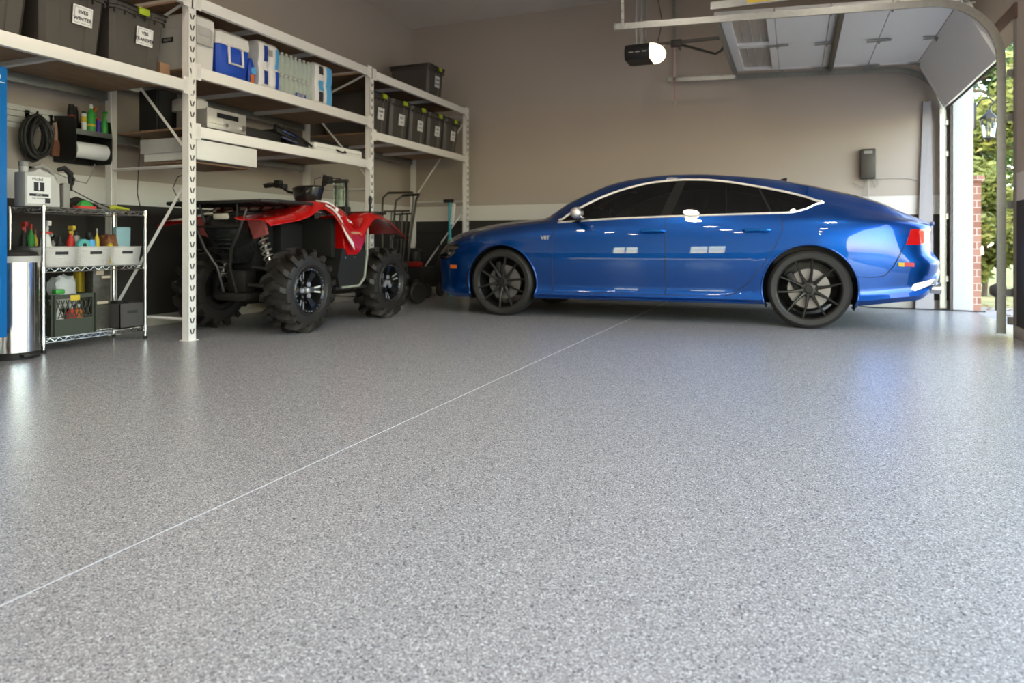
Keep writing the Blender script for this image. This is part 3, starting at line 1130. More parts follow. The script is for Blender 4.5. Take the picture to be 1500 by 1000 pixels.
# underbody and interior
b = MB()
b.lo((-.55, -.55, .22), (3.5, .55, .45))
b.lo((.45, -.86, .24), (2.45, .86, .30))
b.build('chassis', M['blackp'], car, smooth=False)
def seat(x, y, w):
    q = MB()
    q.box((x, y, .55), (.50, w, .16), bev=.05)
    q.box((x + .30, y, .82), (.13, w, .62), bev=.05, rot=Matrix.Rotation(.28, 3, 'Y'))
    if w < 1:
        q.box((x + .40, y, 1.17), (.08, .26, .16), bev=.03, rot=Matrix.Rotation(.2, 3, 'Y'))
    return q
lea = mat('dark_leather', (.04, .036, .032), .5)
for yy in (-.37, .37):
    seat(1.45, yy, .5).build('car_seat', lea, car)
seat(2.25, 0, 1.2).build('rear_bench', lea, car)
b = MB()
b.box((.75, 0, .83), (.42, 1.46, .22), bev=.08)
b.build('dashboard', lea, car)
b = MB()
b.lathe([(.175, -.012), (.187, 0), (.175, .012), (.163, 0), (.175, -.012)], (0, 0, 0), 'x', 24, cap=False)
b.box((0, 0, 0), (.02, .34, .03)); b.box((0, 0, -.08), (.02, .03, .17))
b.build('steering_wheel', lea, car, loc=(1.08, -.37, .93), rot=(0, -.35, 0))
b = MB()
b.lo((2.62, -.75, .45), (3.6, .75, .90))
b.build('parcel_shelf', lea, car)

# wheels
def make_car_wheel():
    root = bpy.data.objects.new('car_wheel', None); COL.objects.link(root); root.parent = car
    t = MB()
    W = .13
    t.lathe([(.262, -W + .02), (.27, -W + .005), (.31, -W), (.335, -W + .018), (.345, -W + .05), (.345, W - .05), (.335, W - .018), (.31, W), (.285, W + .001), (.27, W - .005), (.262, W - .02)],
            axis='y', seg=64, cap=False)
    for g in (-.05, 0, .05):
        t.lathe([(.3455, g - .004), (.3458, g), (.3455, g + .004)], axis='y', seg=48, mi=1, cap=False)
    t.build('tyre', [M['rubber'], M['ink']], root)
    r = MB()
    r.lathe([(.265, -.125), (.268, -.115), (.255, -.10), (.250, -.02), (.235, .09), (.240, .115)], axis='y', seg=56, cap=False)
    r.lathe([(.265, -.125), (.272, -.128), (.272, -.112)], axis='y', seg=56, cap=False)
    for k in range(10):
        a = 2 * PI * k / 10 + .15
        sw = .05 if k % 2 else -.05
        # tapered blade from hub to rim
        u = Vector((math.sin(a), 0, math.cos(a)))
        a2 = a + sw
        v = Vector((math.sin(a2), 0, math.cos(a2)))
        n = u.cross(Vector((0, 1, 0)))
        p0 = u * .045 + Vector((0, -.085, 0)); p1 = u * .15 + Vector((0, -.108, 0)); p2 = v * .262 + Vector((0, -.118, 0))
        rings = []
        for p, hw, th in ((p0, .018, .045), (p1, .011, .035), (p2, .0095, .022)):
            rings.append([p - n * hw + Vector((0, .003, 0)), p - n * hw * .35 - Vector((0, .006, 0)), p + n * hw * .35 - Vector((0, .006, 0)), p + n * hw + Vector((0, .003, 0)),
                          p + n * hw * .8 + Vector((0, th, 0)), p - n * hw * .8 + Vector((0, th, 0))])
        r.ring_loft(rings)
    r.lathe([(0, -.100), (.030, -.100), (.034, -.094), (.06, -.090), (.075, -.075), (.078, -.03), (.06, .02), (0, .02)], axis='y', seg=28)
    for k in range(5):
        a = 2 * PI * k / 5 + .3
        r.cyl((math.sin(a) * .052, -.096, math.cos(a) * .052), (math.sin(a) * .052, -.080, math.cos(a) * .052), .008, seg=6)
    r.build('wheel_rim', mat('satin_black_rim', (.024, .023, .021), .30, .4), root, ang=30)
    d = MB()
    d.lathe([(.07, 0), (.175, 0), (.175, .022), (.07, .022), (.07, 0)], (0, -.02, 0), 'y', 40, cap=False)
    d.build('brake_disc', mat('brake_disc_steel', (.28, .26, .25), .32, .6), root)
    c = MB()
    c.box((-.13, -.02, .07), (.06, .07, .16), bev=.015, rot=Matrix.Rotation(-.5, 3, 'Y'))
    c.build('brake_caliper', M['blackp'], root)
    return root
w0 = make_car_wheel()
def copy_tree(o, par):
    c = o.copy(); COL.objects.link(c); c.parent = par
    for ch in list(o.children):
        copy_tree(ch, c)
    return c
for i, (x, y, rz) in enumerate(((2.914, -.815, 0), (0, -.805, 0), (0, .805, PI), (2.914, .815, PI))):
    w_ = w0 if i == 0 else copy_tree(w0, car)
    w_.location = (x, y, .345)
    w_.rotation_euler = (0, [0, .6, .3, .8][i], rz)
# wheel wells
for ax, az in arches:
    for side in (-1, 1):
        b = MB()
        b.lathe([(.396, .60 * side), (.396, .925 * side)], (ax, 0, az), 'y', 40, cap=False)
        b.bm.faces.ensure_lookup_table()
        kill = [f for f in b.bm.faces if f.calc_center_median().z < az - .2]
        bmesh.ops.delete(b.bm, geom=kill, context='FACES')
        b.lo((ax - .39, .60 * side - .01 * side, az - .15), (ax + .39, .60 * side, az + .40))
        b.build('wheel_well', M['blackp'], car, recalc=False)
# ================================================================ STORAGE RACK along the left wall
FX, RXK = -4.30, -5.15                # front and rear upright centres
RY = [1.50, 3.955, 6.38, 8.76]
RO = (-4.72, 5.1, 0)
rack = thing('storage_rack', 'long white steel storage rack with particle board shelves along the left wall', 'storage rack', RO)
def upright(x, y, par, front=True, zt=2.66):
    b = MB()
    hw = .038 if front else .028
    # open C section: web facing the room, flanges along the frame
    sx = 1 if front else -1
    b.lo((x + sx * .028, y - hw, 0), (x + sx * .031, y + hw, zt))
    b.lo((x - .030, y - hw, 0), (x + .031, y - hw + .003, zt))
    b.lo((x - .030, y + hw - .003, 0), (x + .031, y + hw, zt))
    b.lo((x - .045, y - .05, 0), (x + .045, y + .05, .005))
    if front:
        n = int(zt / .083)
        for k in range(n):
            z = .07 + k * .083
            for sg in (-1, 1):
                b.box((x + .0315, y + sg * .012, z), (.0012, .0105, .042), 1, rot=Matrix.Rotation(-sg * .33, 3, 'X'))
    return b.build('upright', [M['white_steel'] if front else M['galv'], M['slot']], par, shift=RO, smooth=False)
for i, y in enumerate(RY):
    fr = bpy.data.objects.new('rack_frame', None); COL.objects.link(fr); fr.parent = rack
    upright(FX, y, fr)
    u2 = upright(RXK, y, fr, False)
    u2.data.materials[0] = M['white_steel']
    def brace(p, q):
        b = MB()
        b.tube([(p[0], y, p[1]), (q[0], y, q[1])], (.016, .012), seg=4, flat=(0, 1, 0))
        b.build('brace', M['white_steel'], fr, shift=RO, smooth=False)
    a, c = FX - .03, RXK + .03
    brace((a, .16), (c, .16)); brace((a, 1.34), (c, 1.34))
    if i in (1, 2):
        brace((c, .20), (a, 1.22)); brace((a, 1.46), (c, 2.30)); brace((c, 2.33), (a, 2.60))
    else:
        brace((c, .20), (a, 1.22)); brace((c, 1.42), (a, 2.45)); brace((a, 2.52), (c, 2.60))
LV = [(0, 1.985), (0, 2.65), (1, 1.65), (1, 2.11), (1, 2.65), (2, 1.975), (2, 2.64)]
for bay, zt in LV:
    y0, y1 = RY[bay] + .038, RY[bay + 1] - .038
    for x, nm in ((FX + .012, 'beam'), (RXK - .012, 'beam')):
        b = MB()
        fw = .022
        b.lo((x - fw, y0, zt - .088), (x + fw, y1, zt - .002), bev=.003)
        for yy in (y0, y1):
            b.lo((x + (.019 if x > -4.7 else -.022), yy - .045, zt - .105), (x + (.022 if x > -4.7 else -.019), yy + .045, zt + .02))
        b.build('beam', M['white_steel'] if x > -4.7 else M['galv'], rack, shift=RO)
    b = MB()
    b.lo((RXK + .012, y0 + .004, zt - .018), (FX - .012, y1 - .004, zt - .002))
    b.build('shelf_board', M['chip'], rack, shift=RO, smooth=False)
    for k in (1, 2) if not (bay == 0) else (1,):
        yy = y0 + (y1 - y0) * (k / 3 if bay else .62)
        b = MB()
        b.lo((RXK + .01, yy - .02, zt - .05), (FX - .01, yy + .02, zt - .0185))
        b.build('cross_support', M['white_steel'], rack, shift=RO, smooth=False)

# ---------------------------------------------------------------- totes
def make_tote(W, D, H, lines, latch_y=.10, lab=(0, 0), labsize=(.15, .11)):
    """front faces +x; origin at centre of base"""
    t = bpy.data.objects.new('storage_tote', None); COL.objects.link(t)
    def ring(z, k):
        w, d = W / 2 * k, D / 2 * k
        c = .03
        return [Vector(p) for p in ((d - c, -w, z), (d, -w + c, z), (d, -W * .22 * k, z), (d - .012, -W * .20 * k, z), (d - .012, W * .20 * k, z), (d, W * .22 * k, z), (d, w - c, z), (d - c, w, z),
                                    (-d + c, w, z), (-d, w - c, z), (-d, -w + c, z), (-d + c, -w, z))]
    b = MB()
    b.ring_loft([ring(0, .84), ring(.02, .86), ring(H - .06, .965), ring(H - .055, 1.0), ring(H - .03, 1.0)])
    b.build('bin', M['tote'], t, ang=25)
    b = MB()
    def r2(z, e):
        return [Vector((v.x + math.copysign(e, v.x), v.y + math.copysign(e, v.y), z)) for v in ring(0, 1.0)]
    b.ring_loft([r2(H - .035, .010), r2(H - .012, .012), r2(H - .006, .0), r2(H, -.02)])
    b.build('lid', M['totelid'], t, ang=25)
    for sx in (1, -1):
        b = MB()
        x = sx * (D / 2 + .012)
        b.box((x, latch_y * sx, H - .030), (.018, .085, .042), bev=.006)
        b.box((x - sx * .012, latch_y * sx, H - .004), (.035, .085, .008), bev=.003)
        b.build('latch', M['lime'], t)
    b = MB()
    for k in range(6):
        yy = -W * .45 + W * .9 * k / 5
        b.box((D / 2 * .985, yy, H - .07), (.02, .006, .03))
    b.build('rim_ribs', M['totelid'], t, smooth=False)
    if lines:
        lb = MB()
        zc = H * .5 + lab[1]
        x = D / 2 * (.86 + .112 * zc / H) + .0035
        tl = math.atan(D / 2 * .125 / H)
        yc = lab[0]
        lb.box((x, yc, zc), (.0012, labsize[0], labsize[1]), 0, rot=Matrix.Rotation(tl, 3, 'Y'))
        up = Vector((math.sin(tl), 0, math.cos(tl)))
        ox = Vector((x + .0024, yc, zc))
        fr = .003
        for (cy, cz, dy, dz) in ((0, labsize[1] * .4, labsize[0] * .84, .0016), (0, -labsize[1] * .4, labsize[0] * .84, .0016), (labsize[0] * .42, 0, .0016, labsize[1] * .8), (-labsize[0] * .42, 0, .0016, labsize[1] * .8)):
            lb.box(ox + Vector((0, cy, 0)) + up * cz - Vector((.0006, 0, 0)), (.0008, dy, dz), 1, rot=Matrix.Rotation(tl, 3, 'Y'))
        for k, s_ in enumerate(lines):
            lb.text(s_, labsize[1] * .27, ox + up * (labsize[1] * (.17 - .36 * k)), (0, 1, 0), up, 1, depth=.0004, bold=True)
        lb.build('paper_label', [M['paper'], M['ink']], t, recalc=False, smooth=False)
    return t
def setup(o, loc, label, cat, group=None, rz=0):
    o.location = loc
    o.rotation_euler = (0, 0, rz)
    return tag(o, label, cat, group)
tx = -4.325 - .33
setup(make_tote(.448, .64, .44, ['ELLIE', '3 - 12'], lab=(.10, .17), labsize=(.14, .13)), (tx, 2.585, 1.985), 'dark grey storage tote cut by the left edge, first on the upper left shelf', 'storage box', 'large totes on the upper left shelf')
setup(make_tote(.448, .64, .44, ['EVES', 'WINTER'], lab=(.06, .04), labsize=(.135, .125)), (tx, 3.08, 1.985), 'dark grey storage tote between two others on the upper left shelf, label reads two lines', 'storage box', 'large totes on the upper left shelf')
setup(make_tote(.448, .64, .445, ['VBS', 'TRANSFER'], latch_y=.02, lab=(.05, .03), labsize=(.135, .125)), (tx, 3.56, 1.985), 'dark grey storage tote with lime latch nearest the white rack upright', 'storage box', 'large totes on the upper left shelf')
names = ['leftmost of the five totes in the far bay, beside the rack upright', 'second tote from the left in the far bay', 'middle tote of the five in the far bay',
         'fourth tote from the left in the far bay', 'rightmost of the five totes in the far bay, at the end frame']
for k in range(5):
    setup(make_tote(.405, .70, .465, [['BABY', '0-3'], ['BOY', '3-6'], ['BOY', '12-18'], ['GIRL', '2-3'], ['GIRL', '4-5']][k], latch_y=.06, lab=(.03, .01), labsize=(.13, .13)),
          (-4.33 - .35, 6.66 + k * .445, 1.977), 'dark tote, ' + names[k], 'storage box', 'labelled totes in the far bay')
setup(make_tote(.44, .62, .52, ['XMAS', 'LIGHTS'], latch_y=.08, lab=(.04, .06), labsize=(.13, .15)), (-4.84, 8.34, 2.642), 'dark grey tote standing alone on top of the rack near the corner', 'storage box')

# ---------------------------------------------------------------- things on the middle bay, upper shelf
def solid(name, fn, m, loc, label, cat, group=None, **kw):
    b = MB(); fn(b)
    return tag(b.build(name, m, None, loc=loc, **kw), label, cat, group)
# white cooler
t = thing('cooler', 'all white cooler standing end-on behind the near rack upright', 'cooler', (-4.62, 4.128, 2.112), 0, 'coolers on the upper shelf')
b = MB()
def rr(z, x, y, c=.03):
    return [Vector(p) for p in ((x - c, -y, z), (x, -y + c, z), (x, y - c, z), (x - c, y, z), (-x + c, y, z), (-x, y - c, z), (-x, -y + c, z), (-x + c, -y, z))]
b.ring_loft([rr(0, .27, .115), rr(.03, .28, .122), rr(.31, .29, .127), rr(.32, .285, .125)])
b.build('cooler_body', M['whitep'], t)
b = MB(); b.ring_loft([rr(.32, .29, .129), rr(.33, .295, .131), rr(.41, .29, .128), rr(.435, .26, .11)]); b.build('lid', M['whitep'], t)
b = MB()
b.box((.290, -.01, .27), (.018, .15, .15), bev=.008); b.box((.300, -.01, .30), (.01, .11, .06), bev=.004)
b.tube([(.295, -.09, .33), (.305, -.09, .20), (.305, .07, .20), (.295, .07, .33)], .008, seg=6)
b.build('handle', M['lightgrey'], t)
b = MB(); b.lo((-.02, -.1285, .215), (.10, -.1255, .255)); b.text('IGLOO', .026, (.04, -.1288, .235), (1, 0, 0), (0, 0, 1), 1); b.build('maker_plate', [M['ink'], M['whitep']], t, recalc=False, smooth=False)
# blue cooler
t = thing('cooler', 'blue cooler with white lid and white square handle on the upper shelf', 'cooler', (-4.60, 4.455, 2.112), 0, 'coolers on the upper shelf')
b = MB(); b.ring_loft([rr(0, .24, .155), rr(.02, .255, .165), rr(.26, .27, .182), rr(.265, .265, .18)]); b.build('cooler_body', M['coolblue'], t)
b = MB(); b.ring_loft([rr(.265, .272, .184), rr(.30, .275, .187), rr(.36, .268, .182), rr(.395, .22, .145), rr(.40, .15, .10)]); b.build('lid', M['whitep'], t)
b = MB()
b.tube([(.275, -.075, .27), (.285, -.075, .12), (.285, .075, .12), (.275, .075, .27), (.275, -.075, .27)], .012, seg=6)
b.box((.276, -.075, .27), (.03, .045, .03), bev=.006); b.box((.276, .075, .27), (.03, .045, .03), bev=.006)
b.build('handle', M['whitep'], t)
# packs
def pack(loc, dims, nx, nz, rad, label, film, bands, name='paper_pack', cat='paper towel pack'):
    """a shrink wrapped pack: columns of rolls stand under film; bands = printed areas (y0,y1,z0,z1,mat)"""
    t = thing(name, label, cat, loc, 0)
    D, W, H = dims
    b = MB()
    n = 6
    rings = []
    for zi in range(nz * n + 1):
        z = H * zi / (nz * n)
        ph = (zi % n) / n
        e = -.012 * (abs(2 * ph - 1) ** 3) if zi not in (0, nz * n) else -.03
        pr = []
        for k in range(nx * 6 + 1):
            yy = -W / 2 + W * k / (nx * 6)
            q = (k % 6) / 6
            dx = -.014 * (abs(2 * q - 1) ** 3)
            pr.append((D / 2 + dx + e, yy * (1 + e)))
        for k in range(nx * 6 + 1):
            yy = W / 2 - W * k / (nx * 6)
            pr.append((-D / 2 - e, yy * (1 + e)))
        rings.append([Vector((x, y, z)) for x, y in pr])
    b.ring_loft(rings)
    b.build('wrapped_rolls', film, t, ang=60)
    for (y0, y1, z0, z1, mm) in bands:
        q = MB()
        rows = []
        for zi in range(9):
            z = z0 + (z1 - z0) * zi / 8
            ph = (z / H * nz) % 1
            e = -.012 * (abs(2 * ph - 1) ** 3)
            row = []
            for k in range(9):
                yy = y0 + (y1 - y0) * k / 8
                p_ = ((yy + W / 2) / W * nx) % 1
                row.append(Vector((D / 2 + e - .014 * abs(2 * p_ - 1) ** 3 + .0025, yy * (1 + e), z)))
            rows.append(row)
        q.ring_loft(rows, cap=False, closed=False)
        q.build('printed_panel', mm, t)
    return t
t = thing('snack_bag', 'small blue bag with an orange corner squeezed beside the blue cooler', 'bag', (-4.52, 4.685, 2.112))
b = MB()
b.ring_loft([rr(0, .15, .030, .015), rr(.03, .17, .040, .02), rr(.15, .17, .038, .02), rr(.22, .15, .02, .01), rr(.24, .15, .006, .004)])
b.build('bag_body', M['coolblue'], t)
b = MB(); b.box((.172, -.012, .05), (.008, .04, .09), bev=.003); b.build('orange_corner', M['orange'], t)
b = MB(); b.lathe([(0, 0), (.032, 0), (.0, .004)], (.172, .006, .13), 'x', 16); b.build('round_print', M['skyblue'], t)
pack((-4.58, 4.875, 2.112), (.50, .255, .42), 2, 2, .06, 'white paper towel pack with dark blue print and bright blue right edge', M['wrap'],
     [(-.08, -.03, .04, .16, M['navy']), (-.08, -.03, .24, .38, M['navy']), (.065, .120, .02, .18, M['coolblue']), (.065, .120, .20, .38, M['skyblue']), (-.02, .03, .30, .36, M['greyp'])])
pack((-4.58, 5.645, 2.112), (.50, .27, .41), 2, 2, .06, 'white toilet roll pack with pale blue right half, last pack on the upper shelf', M['wrap'],
     [(-.09, -.02, .03, .13, M['ink']), (-.09, -.02, .30, .38, M['ink']), (-.09, .0, .14, .24, M['skyblue']), (.03, .12, .02, .39, M['skyblue'])], cat='toilet roll pack')
# case of water bottles: shrink wrapped
t = thing('bottle_case', 'clear wrapped case of pale green water bottles between the two white packs', 'water bottles', (-4.56, 5.255, 2.112))
bp = MB()
prof = [(0, 0), (.028, .002), (.030, .02), (.027, .05), (.030, .08), (.030, .13), (.020, .165), (.011, .18), (.011, .195), (0, .196)]
for lay in range(2):
    for iy in range(8):
        yy = -.20 + iy * .062 - .015
        b = MB(); b.lathe(prof, (0, 0, 0), seg=12)
        for q in (.045, .095): b.lathe([(.0275, q - .004), (.0285, q), (.0275, q + .004)], seg=12, cap=False)
        if lay == 0 and iy == 0:
            first = b.build('water_bottle', M['bottleclear'], t); first.location = (.16, yy, 0)
            c_ = MB(); c_.lathe([(0, .20), (.013, .20), (.013, .186), (0, .186)], seg=10); c_.build('bottle_cap', M['whitep'], first)
        else:
            b.bm.free(); d_ = copy_tree(first, t); d_.location = (.16, yy, lay * .20)
b = MB(); b.ring_loft([rr(0, .20, .245, .03), rr(.01, .205, .25, .03), rr(.36, .20, .245, .03), rr(.39, .17, .22, .03)]); 
b.build('shrink_wrap', mat('shrink_film', (.80, .86, .80), .12, alpha=.30, bump=.9, bscale=22), t)
b = MB(); b.lo((.203, -.02, .02), (.207, .13, .055)); b.text('WATER', .032, (.2075, .055, .0375), (0, 1, 0), (0, 0, 1), 1); b.build('case_label', [M['navy'], M['paper']], t, recalc=False, smooth=False)
solid('cardboard_sheet', lambda b: b.lo((-.30, -.045, 0), (.22, .045, .13), bev=.004), M['cardboard'], (-4.66, 3.858, 1.986), 'low brown cardboard box behind the right tote at the near rack upright', 'box')

# ---------------------------------------------------------------- lower middle shelf
t = thing('av_receiver', 'silver fronted stereo receiver with dark display and two knobs on the lower shelf', 'stereo receiver', (-4.47, 4.345, 1.652))
b = MB(); b.lo((-.17, -.205, .015), (.15, .205, .165), bev=.003)
for sx in (-.14, .12):
    for sy in (-.17, .17): b.cyl((sx, sy, 0), (sx, sy, .016), .016)
b.build('case', M['greyp'], t)
b = MB(); b.lo((.15, -.21, .012), (.165, .21, .172), bev=.003); b.build('faceplate', M['silverp'], t)
b = MB(); b.lo((.165, -.11, .105), (.1665, .12, .145)); b.build('display', M['blackg'], t, smooth=False)
b = MB()
for yy, r_ in ((-.02, .017), (.165, .026)):
    b.lathe([(0, .02), (r_ * .9, .02), (r_, .0), (0, 0)], (.165, yy, .055), 'x', 20)
    b.bm.verts.ensure_lookup_table()
b.build('knob', M['chrome'], t)
b = MB()
for k in range(6): b.lo((.165, -.19 + k * .028, .05), (.1675, -.175 + k * .028, .058))
b.build('button_row', M['greyp'], t, smooth=False)
solid('white_router', lambda b: b.ring_loft([rr(0, .14, .09, .04), rr(.085, .14, .09, .04), rr(.105, .12, .075, .04)]), M['lightgrey'], (-4.60, 4.24, 1.818), 'pale rounded plastic box lying on top of the stereo receiver', 'plastic box')
t = thing('loudspeaker', 'black box loudspeaker behind the receiver at the rack upright', 'speaker', (-4.83, 4.13, 1.652))
b = MB(); b.lo((-.10, -.10, 0), (.10, .10, .33), bev=.008); b.build('cabinet', M['blackp'], t)
b = MB(); b.lo((.10, -.09, .01), (.112, .09, .32), bev=.004); b.build('grille', mat('black_cloth', (.015, .015, .015), .9, bump=.5, bscale=300), t)
t = thing('dvd_player', 'flat black electronics box with a black bracket lying on it, beside the receiver', 'electronics', (-4.58, 4.83, 1.652))
b = MB(); b.lo((-.2, -.24, .01), (.2, .24, .10), bev=.004); b.build('case', M['blackp'], t)
b = MB()
t2 = thing('wall_bracket', 'folded black metal wall bracket with chrome bars on the lower shelf', 'bracket', (-4.45, 5.15, 1.652))
b.box((0, -.02, .085), (.22, .32, .03), bev=.005, rot=Matrix.Rotation(-.22, 3, 'X'))
b.box((.09, -.04, .12), (.03, .30, .05), bev=.005, rot=Matrix.Rotation(-.22, 3, 'X'))
b.box((.0, .15, .03), (.24, .20, .06), bev=.01)
b.tube([(.12, -.2, .16), (.13, .0, .13), (.13, .2, .06), (.13, .28, .03)], .012, seg=6)
b.build('arm_frame', M['blackp'], t2)
b = MB()
b.tube([(.12, -.12, .125), (.12, .08, .085)], .010, seg=8); b.tube([(.14, -.15, .06), (.14, .05, .03)], .009, seg=8)
b.build('chrome_bar', M['chrome'], t2)
t = thing('tool_case', 'flat white case with a black carry handle on the lower shelf', 'case', (-4.48, 5.88, 1.652))
b = MB()
b.ring_loft([rr(0, .16, .39, .02), rr(.035, .165, .40, .02), rr(.038, .160, .395, .02), rr(.042, .165, .40, .02), rr(.080, .16, .39, .02)])
b.build('case_shell', M['whitep'], t)
b = MB(); b.tube([(.165, -.07, .045), (.19, -.06, .030), (.195, 0, .022), (.19, .06, .030), (.165, .07, .045)], .009, seg=8); b.build('carry_handle', M['blackp'], t)
b = MB(); b.box((0, .1, .085), (.2, .3, .008), bev=.002); b.build('black_insert', M['blackp'], t)

# drawer tray hanging under the lower middle shelf
t = thing('hanging_drawer', 'white flat drawer unit hung beneath the lower middle shelf', 'drawer', (-4.57, 4.33, 1.40))
b = MB()
b.lo((-.30, -.33, .165), (.26, .33, .172)); b.lo((-.30, -.335, .06), (.26, -.325, .172)); b.lo((-.30, .325, .06), (.26, .335, .172))
b.build('runner_frame', M['lightgrey'], t, smooth=False)
b = MB()
b.lo((-.28, -.31, .0), (.285, .31, .012)); b.lo((-.28, -.315, 0), (.285, -.305, .12)); b.lo((-.28, .305, 0), (.285, .315, .12)); b.lo((-.28, -.31, 0), (-.27, .31, .12))
b.lo((.27, -.325, -.005), (.29, .325, .15), bev=.004)
b.build('drawer_box', M['whitep'], t)
b = MB(); b.lo((-.30, -.30, -.02), (.20, .32, -.006)); b.build('bottom_board', M['chip'], t, smooth=False)
solid('power_cable', lambda b: b.tube([(-.0, 0, .26), (-.02, -.01, .05), (-.03, -.02, -.25), (.01, .02, -.55), (.01, .02, -.72)], .004, seg=6), M['blackp'], (-4.88, 4.02, 1.40), 'thin black cable hanging from the shelf down past the white wall band', 'cable')
solid('power_cable', lambda b: b.tube([(0, 0, .0), (-.05, -.12, -.06), (-.05, -.17, -.16), (.0, -.12, -.32), (.03, -.05, -.45)], .004, seg=6), M['blackp'], (-4.9, 4.55, 1.38), 'short black cable loop hanging below the white drawer', 'cable')
# ================================================================ LEFT CORNER
# blue tool cabinet on casters
t = thing('tool_cabinet', 'tall bright blue tool cabinet with many drawers on red casters, cut by the left edge', 'tool cabinet', (-4.70, 2.27, 0))
O = (-4.70, 2.27, 0)
b = MB(); b.lo((-5.05, 1.86, .18), (-4.372, 2.68, 1.80), bev=.008)
b.build('cabinet_body', M['bluecab'], t, shift=O)
zs = [1.77, 1.62, 1.49, 1.36, 1.20, 1.03, .84, .55, .24]
for z1, z0 in zip(zs, zs[1:]):
    if z1 > 1.7:
        continue
    b = MB(); b.lo((-4.374, 1.90, z0 + .006), (-4.350, 2.635, z1 - .006), bev=.004)
    d = b.build('drawer', M['bluecab'], t, shift=O)
    b = MB(); b.lo((-4.352, 1.92, z1 - .026), (-4.335, 2.55, z1 - .012), bev=.003); b.build('drawer_pull', M['satin'], d, shift=(0, 0, 0)).location = tuple(-a for a in O)
b = MB(); b.lathe([(0, .003), (.020, .003), (.022, 0), (0, 0)], (-4.372, 2.62, 1.735), 'x', 20)
b.lathe([(0, .0045), (.008, .0045), (.009, .003), (0, .003)], (-4.372, 2.62, 1.735), 'x', 16, mi=1)
b.lo((-4.372, 2.56, 1.70), (-4.370, 2.665, 1.704))
b.build('round_badge', [M['paper'], M['red']], t, shift=O)
b = MB(); b.lo((-4.95, 2.0, .145), (-4.42, 2.62, .18)); b.build('caster_plate', M['blackp'], t, shift=O, smooth=False)
for cx, cy in ((-4.43, 2.58), (-4.95, 2.58), (-4.43, 1.97), (-4.95, 1.97)):
    f = MB()
    f.lo((cx - .045, cy - .03, .128), (cx + .045, cy + .03, .145), bev=.003)
    f.lo((cx - .02, cy - .028, .05), (cx + .02, cy - .024, .13)); f.lo((cx - .02, cy + .024, .05), (cx + .02, cy + .028, .13))
    fo = f.build('caster', M['galv'], t, shift=O)
    w_ = MB()
    w_.lathe([(.0, -.02), (.055, -.02), (.062, -.012), (.062, .012), (.055, .02), (0, .02)], (cx + .0, cy, .062), 'y', 24)
    w_.build('caster_wheel', M['redwheel'], fo, shift=O)

# stainless step bin
t = thing('trash_can', 'brushed stainless step bin with black lid between the blue cabinet and the wire shelf', 'trash can', (-4.74, 2.925, 0))
def D(z, r, d=.0):
    pts = []
    for k in range(17):
        a = -PI / 2 + PI * k / 16
        pts.append(Vector((math.cos(a) * r * 1.15, math.sin(a) * r, z)))
    pts.append(Vector((-.16 - d, r, z))); pts.append(Vector((-.16 - d, -r, z)))
    return pts
b = MB(); b.ring_loft([D(.04, .150), D(.62, .150)]); b.build('bin_body', M['stainless'], t)
b = MB(); b.ring_loft([D(.0, .154), D(.04, .156), D(.045, .150)]); b.lo((.14, -.05, .015), (.21, .05, .035), bev=.006); b.build('base_and_pedal', M['blackp'], t)
b = MB(); b.ring_loft([D(.62, .156), D(.66, .156)]); b.build('lid_rim', M['lightgrey'], t)
b = MB(); b.ring_loft([D(.66, .150), D(.685, .140), D(.70, .09)]); b.build('lid', M['blackp'], t)

# chrome wire shelf unit
WX0, WX1, WY0, WY1 = -5.05, -4.70, 3.11, 3.90
O = (-4.875, 3.5, 0)
t = thing('wire_shelf', 'chrome wire shelving unit with three shelves in the left corner', 'wire shelf', O)
for x in (WX0, WX1):
    for y in (WY0, WY1):
        b = MB(); b.cyl((x, y, .02), (x, y, .99), .0125, seg=14); b.cyl((x, y, .99), (x, y, 1.0), .011)
        for k in range(36): b.lathe([(.0126, k * .026 + .04), (.0131, k * .026 + .041), (.0126, k * .026 + .042)], (x, y, 0), seg=10, cap=False)
        p = b.build('post', M['chrome'], t, shift=O)
        b = MB(); b.cyl((x, y, 0), (x, y, .022), .014, seg=12); b.build('foot', M['blackp'], p).location = tuple(-a for a in O)
for z in (.978, .565, .085):
    b = MB()
    for (p, q) in (((WX0, WY0), (WX1, WY0)), ((WX1, WY0), (WX1, WY1)), ((WX1, WY1), (WX0, WY1)), ((WX0, WY1), (WX0, WY0))):
        P, Q = Vector((*p, 0)), Vector((*q, 0))
        u = (Q - P); L = u.length; u.normalize()
        for dz in (.012, -.018):
            b.tube([P + u * .012 + Vector((0, 0, z + dz)), Q - u * .012 + Vector((0, 0, z + dz))], .0035, seg=6)
        n = int(L / .032)
        pts = [P + u * (.012 + (L - .024) * k / n) + Vector((0, 0, z + (.010 if k % 2 else -.016))) for k in range(n + 1)]
        b.tube(pts, .0026, seg=5)
    n = 30
    for k in range(1, n):
        y = WY0 + (WY1 - WY0) * k / n
        b.tube([(WX0, y, z + .014), (WX1, y, z + .014)], .0018, seg=4)
    for xx in (-4.95, -4.83):
        b.tube([(xx, WY0, z + .010), (xx, WY1, z + .010)], .003, seg=5)
    for x in (WX0, WX1):
        for y in (WY0, WY1): b.cyl((x, y, z - .022), (x, y, z + .02), .0165, seg=12)
    b.build('wire_deck', M['chrome'], t, shift=O)

